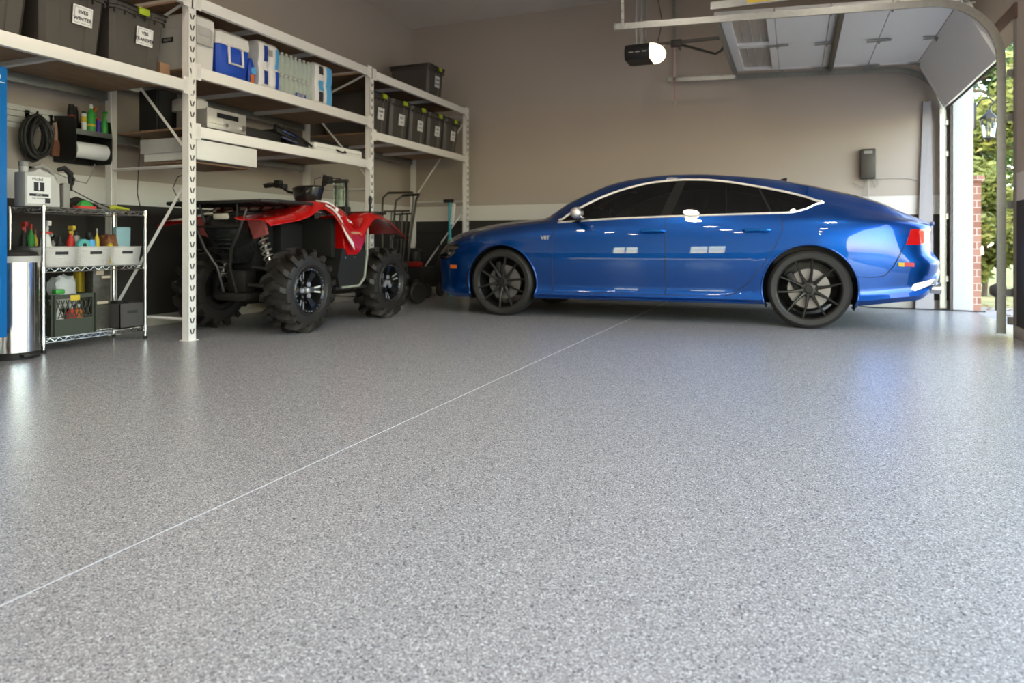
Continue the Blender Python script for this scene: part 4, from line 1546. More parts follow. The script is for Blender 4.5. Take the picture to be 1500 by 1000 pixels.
# three white woven baskets
def basket(y0, y1, label):
    t = thing('woven_basket', label, 'basket', (-4.87, (y0 + y1) / 2, .581), 0, 'white baskets on the middle wire shelf')
    W = (y1 - y0) / 2; X = .155
    b = MB()
    def rg(z, k, s_=0):
        x, y = X * k - s_, W * k - s_
        return [Vector(p) for p in ((x, -y, z), (x, y, z), (-x, y, z), (-x, -y, z))]
    b.ring_loft([rg(0, .90), rg(.135, 1.0)], cap=False)
    b.ring_loft([rg(0, .90, .004), rg(.135, 1.0, .004)], cap=False)
    b.ring_loft([rg(0, .90), rg(.002, .90, .02)])
    b.tube([rg(.137, 1.0)[i] for i in range(4)], .004, seg=6, closed=True)
    for k in range(1, 7):
        z = .135 * k / 7; q = .9 + .1 * k / 7
        b.tube([rg(z, q)[i] for i in range(4)], .0022, seg=4, closed=True)
    b.build('basket_body', M['basket'], t, recalc=False)
    b = MB(); b.tube([(X * .975 + .001, -.045, .095), (X * .975 + .001, .045, .095)], (.003, .011), seg=12, flat=(1, 0, 0)); b.build('handle_slot', M['ink'], t)
    return t
basket(3.135, 3.365, 'white woven basket full of spray bottles, nearest the trash can')
basket(3.385, 3.625, 'white woven basket in the middle, with a teal bottle behind its slot')
basket(3.645, 3.875, 'white woven basket at the rack side with a pale blue sheet in it')

# bottles and cans
def bottle(name, loc, h, r, mb_, mc, label, kind='round', cat='bottle', group=None, cap=None):
    t = thing(name, label, cat, loc, 0, group)
    b = MB()
    if kind == 'spray':
        b.lathe([(0, 0), (r, .004), (r * 1.02, h * .1), (r, h * .45), (r * .75, h * .62), (r * .38, h * .74), (r * .34, h * .80), (0, h * .80)], seg=18)
        b.build('bottle_body', mb_, t)
        c = MB()
        c.cyl((0, 0, h * .79), (0, 0, h * .86), r * .42, seg=12)
        c.box((.01, 0, h * .93), (r * 1.9, r * .75, h * .11), bev=.006)
        c.box((r * 1.15, 0, h * .93), (.02, r * .4, h * .05), bev=.003)
        c.tube([(r * .5, 0, h * .89), (r * .75, 0, h * .82), (r * .6, 0, h * .74)], .004, seg=5)
        c.build('spray_head', mc, t)
    elif kind == 'can':
        b.lathe([(0, 0), (r, .003), (r, h * .85), (r * .8, h * .9), (0, h * .9)], seg=18); b.build('can_body', mb_, t)
        c = MB(); c.lathe([(r * .78, h * .88), (r * .78, h * .99), (r * .7, h), (0, h)], seg=16); c.build('can_cap', mc, t)
    else:
        b.lathe([(0, 0), (r, .004), (r, h * .62), (r * .85, h * .72), (r * .35, h * .82), (r * .33, h * .90), (0, h * .90)], seg=18); b.build('bottle_body', mb_, t)
        c = MB(); c.lathe([(r * .38, h * .86), (r * .38, h * .99), (0, h)], seg=12); c.build('bottle_cap', mc, t)
    if cap:
        c = MB(); c.lathe([(r * 1.012, h * cap[0]), (r * 1.015, h * cap[0] + .001), (r * 1.015, h * cap[1]), (r * 1.012, h * cap[1] + .001)], seg=18, cap=False); c.build('printed_label', cap[2], t)
    return t
zb = .590
bottle('spray_bottle', (-4.82, 3.205, zb), .315, .036, M['whitep'], M['whitep'], 'tall white spray bottle with a red collar in the left basket', 'spray', cap=(.70, .74, M['red']), group='cleaners in the baskets')
bottle('spray_bottle', (-4.89, 3.27, zb), .23, .03, M['whitep'], M['greyp'], 'short white bottle behind the tall white spray bottle', 'spray', group='cleaners in the baskets')
bottle('black_bottle', (-4.80, 3.29, zb), .20, .033, M['blackp'], M['blackp'], 'black round bottle at the right side of the left basket', group='cleaners in the baskets')
bottle('spray_bottle', (-4.92, 3.335 - .01, zb), .22, .026, M['greyp'], M['blackp'], 'grey spray bottle behind the black round bottle', 'spray', group='cleaners in the baskets')
bottle('spray_bottle', (-4.87, 3.42, zb), .285, .032, M['red'], M['yellow'], 'red spray bottle with a yellow and white trigger in the middle basket', 'spray', group='cleaners in the baskets', cap=(.3, .45, M['whitep']))
t = thing('tape_roll', 'round mint green container standing on edge in the middle basket', 'container', (-4.79, 3.455, zb))
b = MB(); b.lathe([(0, -.02), (.045, -.02), (.052, -.01), (.052, .01), (.045, .02), (0, .02)], (0, 0, .135), 'x', 24); b.lo((-.015, -.03, 0), (.015, .03, .1)); b.build('shell', M['teal'], t)
b = MB(); b.lathe([(0, .021), (.015, .021), (.018, .018), (0, .018)], (0, 0, .14), 'x', 16); b.build('hub', M['blackp'], t)
bottle('spray_can', (-4.80, 3.525, zb), .20, .026, M['skyblue'], M['blackp'], 'sky blue spray can with white label band in the middle basket', 'can', 'spray can', group='cleaners in the baskets', cap=(.1, .4, M['whitep']))
bottle('spray_can', (-4.86, 3.555, zb), .235, .027, M['blackp'], M['blackp'], 'black spray can behind the sky blue one', 'can', 'spray can', group='cleaners in the baskets')
bottle('spray_can', (-4.93, 3.50, zb), .235, .027, M['greyp'], M['blackp'], 'grey spray can at the back of the middle basket', 'can', 'spray can', group='cleaners in the baskets')
bottle('spray_bottle', (-4.84, 3.60, zb), .265, .018, M['yellow'], M['greyp'], 'slim bottle with amber liquid between middle and right basket', group='cleaners in the baskets')
def crumple(b, c, d, seed, n=3):
    R = random.Random(seed)
    r = bmesh.ops.create_icosphere(b.bm, subdivisions=n, radius=1)
    for v in r['verts']:
        k = 1 + R.uniform(-.07, .07) + .16 * math.sin(v.co.x * 5 + seed) * math.sin(v.co.y * 6 + 1) * math.cos(v.co.z * 5 + seed) - .25 * max(0, v.co.z) ** 2
        s_ = Vector((math.copysign(abs(v.co.x) ** .7, v.co.x), math.copysign(abs(v.co.y) ** .7, v.co.y), math.copysign(abs(v.co.z) ** .7, v.co.z))) * k
        v.co = Vector((c[0] + s_.x * d[0], c[1] + s_.y * d[1], c[2] + max(s_.z, -.95) * d[2]))
t = thing('plastic_bag', 'brown translucent bag of rags bulging from the right basket', 'bag', (-4.85, 3.70, zb))
b = MB(); crumple(b, (0, 0, .125), (.07, .045, .125), 3); b.build('bag_body', M['brown'], t)
t = thing('yellow_tub', 'small round yellow tub at the left of the right basket', 'tub', (-4.78, 3.662, zb))
b = MB(); b.lathe([(0, 0), (.020, .002), (.020, .14), (.022, .145), (.0, .16)], seg=16); b.build('tub_body', M['yellow'], t)
t = thing('microfibre_cloth', 'pale blue folded cloth standing in the right basket', 'cloth', (-4.83, 3.80, zb))
b = MB(); b.ring_loft([rr(0, .03, .05, .01), rr(.15, .03, .058, .01), rr(.275, .028, .062, .01), rr(.28, .02, .055, .01)]); b.build('folded_cloth', M['tealmist'], t)
# row behind, left rear of the baskets
for k, (dx, dy, h, r_, mm, mc, lab, kd) in enumerate([(.03, -.035, .22, .028, M['blackp'], M['red'], 'black spray bottle with a red and white head, farthest left beside the blue cabinet edge', 'spray'),
        (.045, .008, .20, .024, M['green'], M['red'], 'green bottle with a red cap beside the blue cabinet', 'round'),
        (.04, .040, .16, .018, M['yellow'], M['brown'], 'amber bottle with brown cap beside the wire shelf post', 'round')]):
    bottle('cleaner_bottle', (-5.03 + dx, 3.205 + dy, zb), h + .09, r_, mm, mc, lab, kd)

# oil jug on top
t = thing('oil_jug', 'large pale grey motor oil jug with a white label on the wire shelf top', 'oil jug', (-4.80, 3.13, .992))
b = MB()
sh = [(-.115, 0), (.125, 0), (.13, .01), (.125, .14), (.085, .22), (-.02, .262), (-.06, .235), (-.115, .23)]
R_ = []
for x, k in ((-.055, .96), (-.045, 1), (.045, 1), (.055, .96)):
    R_.append([Vector((x, y * k, .13 + (z - .13) * k)) for y, z in sh])
b.ring_loft(R_)
b.cyl((0, -.085, .22), (0, -.085, .27), .028, seg=16)
b.build('jug_body', M['lightgrey'], t)
b = MB(); b.cyl((0, -.085, .268), (0, -.085, .30), .031, seg=16); b.build('jug_cap', M['greyp'], t)
b = MB(); b.tube([(0, -.02, .262), (0, .03, .285), (0, .09, .265), (0, .125, .20), (0, .13, .13)], .016, seg=8); b.build('jug_handle', M['greyp'], t)
b = MB()
b.lo((.0555, -.10, .02), (.0572, .06, .205))
b.text('Mobil', .032, (.0574, -.03, .185), (0, 1, 0), (0, 0, 1), 1)
b.lo((.0572, -.055, .105), (.0576, .015, .165), 2)
b.text('1', .070, (.0578, -.02, .135), (0, 1, 0), (0, 0, 1), 0, bold=True)
b.lo((.0572, -.085, .070), (.0576, .045, .088), 2)
b.text('0W-20', .014, (.0578, -.02, .079), (0, 1, 0), (0, 0, 1), 0)
b.text('FULL SYNTHETIC', .012, (.0574, -.02, .055), (0, 1, 0), (0, 0, 1), 1)
b.lo((.0572, .02, .025), (.0576, .055, .060), 2)
b.build('jug_label', [M['paper'], M['ink'], M['ink']], t, recalc=False, smooth=False)
# black canister behind the jug
solid('black_canister', lambda b: b.lathe([(0, 0), (.075, .004), (.078, .02), (.075, .24), (.05, .27), (.03, .29), (0, .29)], seg=20), M['blackp'], (-4.96, 3.19, .992), 'dark canister half hidden behind the grey oil jug', 'canister')
# pressure sprayer gun / funnel set on the shelf top
t = thing('sprayer_gun', 'black spray gun with hose hanging over the oil jug', 'spray gun', (-4.82, 3.34, .992))
b = MB()
b.tube([(0, -.05, .27), (.01, -.01, .285), (.01, .035, .25), (0, .045, .20), (.0, .04, .13)], [.014, .02, .022, .018, .014], seg=8)
b.tube([(.02, .02, .25), (.03, .05, .215), (.02, .045, .17)], .007, seg=6)
b.build('gun_body', M['blackp'], t)
b = MB(); b.box((0, .0, .09), (.05, .05, .18), bev=.01); b.build('holder', M['greyp'], t)
solid('drop_light', lambda b: (b.tube([(0, -.14, .04), (0, -.05, .065), (0, .05, .035), (0, .14, .02)], [.02, .032, .028, .012], seg=8), b.box((0, -.13, .03), (.06, .06, .06), bev=.01)), M['blackp'], (-4.88, 3.52, .992), 'black power tool lying on the wire shelf top', 'power tool')
solid('scrub_brush', lambda b: b.ring_loft([rr(0, .035, .07, .01), rr(.02, .035, .07, .01)], 0).ring_loft([rr(.02, .03, .05, .01), rr(.035, .028, .045, .01), rr(.06, .012, .02, .006)], 1), [M['red'], M['green']], (-4.75, 3.44, .992), 'small red and green scrub brush at the front of the wire shelf top', 'brush')
t = thing('jumper_cable', 'yellow-green clamp with a black cable at the right end of the wire shelf top', 'clamp', (-4.76, 3.70, .992))
b = MB(); b.tube([(0, -.06, .02), (.005, -.02, .025), (0, .03, .018), (.01, .10, .012)], [.012, .018, .014, .008], seg=8); b.tube([(.02, -.02, .02), (.03, .05, .012)], .008, seg=6); b.build('clamp_body', mat('yellow_green', (.45, .48, .04), .45), t)
b = MB(); b.tube([(0, -.06, .02), (-.03, -.16, .06), (-.05, -.28, .12), (-.06, -.36, .16), (-.05, -.40, .17)], .0045, seg=6); b.build('cable', M['blackp'], t)
solid('pale_cable', lambda b: b.tube([(0, .25, .38), (-.02, .24, .30), (0, .18, .22), (.0, .05, .24), (.03, -.10, .28), (.06, -.15, .27)], .004, seg=6), M['greyp'], (-5.2, 3.6, 1.0), 'thin grey cable drooping below the paper towel holder', 'cable')
solid('glove_pile', lambda b: crumple(b, (0, 0, .03), (.07, .10, .03), 11, 2), M['greyp'], (-4.93, 3.68, .992), 'crumpled dark grey glove on the wire shelf top beside the clamp', 'glove')

# bottom shelf: crate, box, packs
t = thing('milk_crate', 'dark olive slatted crate with a yellow handle grip on the bottom wire shelf', 'crate', (-4.84, 3.345, .10))
W, X, H = .15, .115, .285
b = MB()
for sx, sy, dx, dy in ((X, 0, .006, W * 2), (-X, 0, .006, W * 2), (0, W, X * 2, .006), (0, -W, X * 2, .006)):
    horiz = dy > dx
    b.lo((sx - dx / 2, sy - dy / 2, 0), (sx + dx / 2, sy + dy / 2, .115))
    for z0, z1 in ((.125, .130), (H - .09 + .06, H)):
        b.lo((sx - dx / 2 - .002, sy - dy / 2, z0), (sx + dx / 2 + .002, sy + dy / 2, z1))
    for s_ in (-1, 1):
        if horiz: b.lo((sx - .004, s_ * W - .018, 0), (sx + .004, s_ * W + .018, H))
        else: b.lo((s_ * X - .018, sy - .004, 0), (s_ * X + .018, sy + .004, H))
    n = 9
    for k in range(n):
        f0 = -1 + 2 * k / n
        for dirn in (-1, 1):
            a_, c_ = f0, f0 + .3 * dirn
            if abs(c_) > 1: continue
            if horiz: b.tube([(sx, a_ * W, .12), (sx, c_ * W, H - .04)], .0035, seg=4)
            else: b.tube([(a_ * X, sy, .12), (c_ * X, sy, H - .04)], .0035, seg=4)
b.lo((-X, -W, 0), (X, W, .006))
b.build('crate_body', M['crate'], t, smooth=False)
b = MB(); b.lo((X + .003, -.035, H - .045), (X + .009, .035, H - .008), bev=.008); b.build('handle_grip', M['yellow'], t)
for k, (dx, dy, mm, lab) in enumerate([(.05, -.06, M['whitep'], 'white bottle inside the olive crate'), (.07, .02, M['red'], 'red bottle inside the olive crate'), (.06, .08, M['orange'], 'orange bottle inside the olive crate')]):
    bottle('crate_bottle', (-4.86 + dx, 3.345 + dy, .107), .20, .034, mm, M['whitep'], lab, group='bottles inside the olive crate')
t = thing('plastic_bag', 'crumpled clear plastic bag sticking out of the olive crate', 'bag', (-4.87, 3.34, .107))
b = MB(); crumple(b, (0, .02, .30), (.07, .085, .135), 5); b.build('bag_body', M['bag'], t)
solid('green_sponge', lambda b: b.box((0, 0, .02), (.05, .07, .035), bev=.01), M['green'], (-4.77, 3.26, .385), 'bright green sponge lying on the rim of the olive crate', 'sponge')
t = thing('yellow_pads', 'stack of upright folded yellow pads behind the olive crate', 'pads', (-5.00, 3.635, .10))
b = MB()
b.lo((-.035, -.085, .0), (.035, .045, .16))
for k in range(5): b.box((0, -.07 + k * .028, .30), (.07, .024, .34), bev=.008)
b.build('folded_pads', M['yellow'], t)
solid('black_parcel', lambda b: (b.box((0, 0, .33), (.10, .145, .30), 0, bev=.012), b.box((.052, -.02, .43), (.004, .06, .045), 1), b.box((.052, .03, .39), (.004, .07, .018), 1), b.box((.052, .0, .20), (.004, .09, .02), 1), b.lo((-.05, -.06, 0), (.05, .06, .18), 0)),
      [mat('black_printed_film', (.06, .055, .045), .4, var=.8, scale=30), mat('tan_print', (.5, .42, .32), .6)], (-4.86, 3.62, .10), 'upright black wrapped parcel with tan lettering patches behind the dark bin', 'parcel')
t = thing('fabric_bin', 'low dark grey fabric bin with a cut-out handle on the bottom wire shelf', 'bin', (-4.855, 3.785, .10))
b = MB()
X, W, H = .155, .105, .185
b.lo((-X, -W, 0), (X, W, .006))
for a_, c_ in (((-X, -W), (X, -W + .006)), ((-X, W - .006), (X, W)), ((-X, -W), (-X + .006, W)), ((X - .006, -W), (X, W))):
    b.lo((*a_, 0), (*c_, H))
b.build('bin_body', mat('dark_grey_fabric', (.075, .07, .068), .85, bump=.3, bscale=300), t, smooth=False)
b = MB(); b.tube([(X + .0005, -.04, .12), (X + .0005, .045, .12)], (.002, .012), seg=10, flat=(1, 0, 0)); b.build('handle_slot', M['ink'], t)
solid('black_hose_coil', lambda b: [b.tube([(math.cos(a / 12 * 2 * PI) * (.07 - k * .008), math.sin(a / 12 * 2 * PI) * (.07 - k * .008), .165 + k * .006) for a in range(12)], .008, seg=6, closed=True) for k in range(4)], M['blackp'], (-4.86, 3.79, .108), 'black cable coils lying inside the grey fabric bin', 'cable')

# wall items ------------------------------------------------------------
b = MB()
for z in (1.62, 1.665, 1.71, 1.755):
    b.lo((-5.368, 2.0, z - .02), (-5.350, 4.06, z + .018), bev=.003)
    b.lo((-5.368, 2.0, z - .02), (-5.358, 4.06, z + .022))
tag(b.build('slatwall_panel', M['wallvinyl']), 'white grooved slat panel strip on the left wall behind the hanging hose', 'wall panel')
t = thing('air_hose', 'thick black hose coiled on a hook on the left wall', 'hose', (-5.30, 3.43, 1.56))
b = MB()
for k in range(14):
    pts = []
    kk = .70 if k % 3 == 0 else (.84 if k % 3 == 1 else 1.0)
    for a in range(20):
        an = 2 * PI * a / 20
        pts.append((.004 + (k % 5) * .018 + .01 * math.sin(an * 2 + k), math.sin(an) * (.10 - .002 * k) * kk + .012 * math.sin(k * 2.1), -.02 + math.cos(an) * (.155 + .012 * math.cos(k * 1.7)) * (.3 + .7 * kk) - .012 * (k % 2)))
    b.tube(pts, .0125, seg=8, closed=True)
b.build('hose_coil', M['rubber'], t)
b = MB(); b.tube([(-.06, -.01, .14), (.05, -.01, .14), (.07, -.01, .17)], .007, seg=6); b.box((-.055, -.01, .16), (.01, .04, .06), bev=.003); b.build('wall_hook', M['blackp'], t)
t = thing('hand_brush', 'small tan wall brush with reddish bristles hanging from a black hook', 'brush', (-5.30, 3.60, 1.52))
b = MB(); b.tube([(.0, 0, .16), (0, .005, .08), (0, .0, .02)], [.010, .012, .016], seg=8); b.build('brush_handle', mat('tan_wood', (.42, .25, .18), .6), t)
b = MB(); b.ring_loft([rr(.02, .014, .022, .005), rr(-.04, .018, .035, .005), rr(-.10, .012, .028, .005)]); b.build('bristles', mat('red_brown_bristle', (.28, .11, .07), .9, bump=1, bscale=200), t)
b = MB(); b.tube([(-.06, 0, .17), (.01, 0, .17), (.02, 0, .20)], .007, seg=6); b.box((-.055, 0, .18), (.01, .03, .09), bev=.003); b.build('wall_hook', M['blackp'], t)
t = thing('towel_holder', 'black wall rack with a shelf of spray bottles above a paper towel roll', 'paper towel holder', (-5.25, 3.86, 1.38))
O = (-5.25, 3.86, 1.38)
b = MB()
for y in (3.625, 3.925):
    b.prism([(-5.355, 1.38), (-5.12, 1.38), (-5.10, 1.42), (-5.10, 1.60), (-5.12, 1.72), (-5.355, 1.74)], y - .003, y + .003, 'xz')
b.lo((-5.355, 3.625, 1.60), (-5.10, 3.925, 1.606)); b.lo((-5.355, 3.625, 1.38), (-5.350, 3.925, 1.72))
b.build('side_brackets', M['blackp'], t, shift=O, smooth=False)
b = MB(); b.lo((-5.105, 3.625, 1.585), (-5.098, 3.925, 1.625)); b.build('shelf_lip', M['galv'], t, shift=O, smooth=False)
b = MB(); b.lathe([(.02, -.135), (.062, -.135), (.064, -.13), (.064, .13), (.062, .135), (.02, .135)], (-5.175, 3.782, 1.475), 'y', 28); b.build('towel_roll', M['paper'], t, shift=O)
zz = 1.607
bottle('spray_can', (-5.20, 3.655, zz), .215, .026, M['blackp'], M['blackp'], 'black-capped can with reddish label at the left end of the wall rack', 'can', 'spray can', cap=(.3, .6, M['redwheel']), group='bottles on the wall rack')
bottle('spray_can', (-5.23, 3.705, zz), .21, .024, M['blackp'], M['blackp'], 'slim black can second on the wall rack', 'can', 'spray can', group='bottles on the wall rack')
bottle('spray_can', (-5.15, 3.722, zz), .17, .020, M['whitep'], M['blackp'], 'white can with a yellow band left of the green bottle', 'can', 'spray can', cap=(.5, .75, M['yellow']), group='bottles on the wall rack')
bottle('glue_bottle', (-5.15, 3.782, zz), .235, .033, M['green'], M['whitep'], 'tall green bottle with yellow bands on the wall rack', cap=(.25, .32, M['yellow']), group='bottles on the wall rack')
bottle('spray_bottle', (-5.22, 3.85, zz), .23, .028, M['red'], M['orange'], 'red bottle with an orange-red trigger behind the blue can', 'spray', group='bottles on the wall rack')
bottle('spray_can', (-5.14, 3.835, zz), .13, .018, M['purple'], M['red'], 'small violet can with a red cap on the wall rack', 'can', 'spray can', group='bottles on the wall rack')
bottle('spray_bottle', (-5.15, 3.895, zz), .20, .025, M['green'], M['green'], 'dark green spray bottle at the right end of the wall rack', 'spray', group='bottles on the wall rack')
# ================================================================ ATV (front faces the camera, -y)
AX, AY = -4.33, 5.30
atv = thing('quad_bike', 'red and black quad bike with chunky mud tyres parked under the rack shelves', 'quad bike', (AX, AY, 0))
O = (AX, AY, 0)
RED = mat('red_bodywork', (.42, .004, .003), .20, coat=.8, var=.03)
def make_mud_wheel():
    root = bpy.data.objects.new('mud_wheel', None); COL.objects.link(root); root.parent = atv
    R, W = .335, .125
    t = MB()
    t.lathe([(.185, W * .80), (.20, W * .98), (.25, W * 1.05), (.288, W * .96), (.300, W * .7), (.304, 0), (.300, -W * .7), (.288, -W * .96), (.25, -W * 1.05), (.20, -W * .98), (.185, -W * .80)], axis='x', seg=48, cap=False)
    t.lathe([(.205, W * 1.0), (.212, W * 1.06), (.219, W * 1.0)], axis='x', seg=48, cap=False)
    n = 15
    for k in range(n):
        for sg in (-1, 1):
            a0 = 2 * PI * (k + (0 if sg > 0 else .5)) / n
            # curved paddle: from centre sweeping back to the shoulder and down the sidewall
            pts = [(.012, 0.0, .352), (.055, .04, .355), (.102, .125, .350), (.136, .17, .322), (.142, .185, .270)]
            rings = []
            for (x, da, r_), wd, ht in zip(pts, (.022, .026, .030, .030, .018), (.05, .055, .06, .045, .015)):
                a = a0 + da
                c = Vector((0, math.cos(a), math.sin(a))); tg = Vector((0, -math.sin(a), math.cos(a)))
                X = Vector((sg * x, 0, 0))
                inward = c * ht if x < .12 else (c * ht * .3 + Vector((sg * ht * .8, 0, 0)))
                base = X + c * r_
                rings.append([base - tg * wd * .75, base + tg * wd * .75, base - inward + tg * wd, base - inward - tg * wd])
            t.ring_loft(rings)
    t.build('tyre', M['mudrubber'], root, ang=30)
    r = MB()
    r.lathe([(.185, .100), (.192, .112), (.180, .118), (.165, .108), (.155, .05), (.15, -.10), (.185, -.10)], axis='x', seg=40, cap=False)
    r.lathe([(0, .05), (.05, .055), (.055, .04), (.15, .02), (.15, .0), (0, .0)], axis='x', seg=32)
    for k in range(6):
        a = 2 * PI * k / 6
        c = Vector((0, math.cos(a), math.sin(a))); tg = Vector((0, -math.sin(a), math.cos(a)))
        rings = []
        for rr_, w_, x in ((.045, .022, .06), (.10, .022, .075), (.168, .034, .092)):
            rings.append([Vector((x, 0, 0)) + c * rr_ - tg * w_, Vector((x, 0, 0)) + c * rr_ + tg * w_, Vector((x - .025, 0, 0)) + c * rr_ + tg * w_, Vector((x - .025, 0, 0)) + c * rr_ - tg * w_])
        r.ring_loft(rings)
    r.build('wheel_rim', M['blackg'], root, ang=30)
    q = MB()
    for k in range(6):
        a = 2 * PI * k / 6
        c = Vector((0, math.cos(a), math.sin(a))); tg = Vector((0, -math.sin(a), math.cos(a)))
        for s_ in (-1, 1):
            if k % 2 == 0:
                q.ring_loft([[Vector((.0765, 0, 0)) + c * .10 + tg * s_ * .010, Vector((.0765, 0, 0)) + c * .10 + tg * s_ * .021, Vector((.0945, 0, 0)) + c * .160 + tg * s_ * .032, Vector((.0945, 0, 0)) + c * .160 + tg * s_ * .018],
                             [Vector((.0785, 0, 0)) + c * .10 + tg * s_ * .010, Vector((.0785, 0, 0)) + c * .10 + tg * s_ * .021, Vector((.0965, 0, 0)) + c * .160 + tg * s_ * .032, Vector((.0965, 0, 0)) + c * .160 + tg * s_ * .018]])
        if k % 2:
            q.lathe([(0, .0), (.020, .0), (.022, -.012), (0, -.012)], tuple(Vector((.085, 0, 0)) + c * .055), 'x', 12)
    q.lathe([(0, .105), (.022, .100), (.028, .06), (0, .06)], axis='x', seg=16)
    q.build('wheel_accents', M['satin'], root)
    bo = MB()
    for k in range(30):
        a = 2 * PI * k / 30
        if (k % 10) in (4, 9): continue
        bo.lathe([(0, .123), (.006, .122), (.0075, .113), (0, .113)], (0, math.cos(a) * .176, math.sin(a) * .176), 'x', 8)
    bo.build('bead_bolts', M['chrome'], root)
    return root
mw = make_mud_wheel()
for i, (x, y, sx) in enumerate(((.475, -.62, 1), (.475, .62, 1), (-.475, -.62, -1), (-.475, .62, -1))):
    w_ = mw if i == 0 else copy_tree(mw, atv)
    w_.location = (x, y, .352)
    w_.rotation_euler = ((i * .4), 0, PI if sx < 0 else 0)

# red front bodywork: bonnet plus flared fenders
def shell(name, ystn, xs, zf, m, th=.008, **kw):
    b = MB()
    up = [[Vector((AX + x, y, zf(x, y))) for x in xs] for y in ystn]
    dn = [[v - Vector((0, 0, th)) for v in r] for r in up]
    n = len(xs)
    V = [[b.bm.verts.new(v) for v in r] for r in up]
    U = [[b.bm.verts.new(v) for v in r] for r in dn]
    for a in range(len(ystn) - 1):
        for c in range(n - 1):
            b.bm.faces.new((V[a][c], V[a][c + 1], V[a + 1][c + 1], V[a + 1][c]))
            b.bm.faces.new((U[a][c], U[a + 1][c], U[a + 1][c + 1], U[a][c + 1]))
    for c in range(n - 1):
        b.bm.faces.new((V[0][c], U[0][c], U[0][c + 1], V[0][c + 1]))
        b.bm.faces.new((V[-1][c], V[-1][c + 1], U[-1][c + 1], U[-1][c]))
    for a in range(len(ystn) - 1):
        b.bm.faces.new((V[a][0], V[a + 1][0], U[a + 1][0], U[a][0]))
        b.bm.faces.new((V[a][-1], U[a][-1], U[a + 1][-1], V[a + 1][-1]))
    return b.build(name, m, atv, shift=O, ang=50, **kw)
FZ = pchip([(4.18, .915), (4.35, .945), (4.55, .98), (4.70, 1.03), (4.84, 1.095), (4.98, 1.10), (5.12, 1.075), (5.25, 1.03), (5.33, .99)])
FD = pchip([(4.18, .05), (4.6, .055), (4.80, .06), (4.95, .10), (5.08, .19), (5.20, .30), (5.33, .37)])
CZf = pchip([(4.28, .98), (4.5, 1.00), (4.75, 1.06), (4.95, 1.12), (5.10, 1.13), (5.33, 1.05)])
def zfront(x, y):
    a = abs(x)
    e = FZ(y); c = CZf(y)
    if a < .16: return c
    if a < .30: return c + (e + .015 - c) * sstep(.16, .30, a)
    if a < .50: return e + .015
    return e + .015 - FD(y) * ((a - .50) / .10) ** 1.5
xs_ = [-.60, -.585, -.56, -.53, -.50, -.45, -.38, -.30, -.26, -.22, -.18, -.14, -.07, 0]
xs_ = xs_ + [-x for x in xs_[-2::-1]]
xf_ = [.24, .27, .30, .34, .38, .45, .50, .515, .53, .545, .56, .575, .59, .60]
shell('front_fender', [4.20 + .05 * k for k in range(23)], xf_, zfront, RED)
shell('front_fender', [4.20 + .05 * k for k in range(23)], [-x for x in xf_[::-1]], zfront, RED)
shell('bonnet', [4.62 + .05 * k for k in range(15)], [-.25 + .05 * k for k in range(11)], lambda x, y: zfront(x, y) + .001, RED)
shell('nose_cover', [4.32 + .05 * k for k in range(7)], [-.24 + .06 * k for k in range(9)], lambda x, y: zfront(x, y) - .001, M['blackp'])
RZ = pchip([(5.42, .86), (5.52, .96), (5.64, 1.045), (5.78, 1.04), (5.95, .985), (6.12, .90), (6.2, .85)])
def zrear(x, y):
    a = abs(x)
    e = RZ(y)
    if a < .20: return min(e, .96)
    if a < .32: return min(e, .96) + (e - min(e, .96)) * sstep(.2, .32, a)
    if a < .50: return e
    return e - .045 * ((a - .50) / .09) ** 1.6
shell('rear_fender', [5.42 + .052 * k for k in range(16)], xs_, zrear, RED)
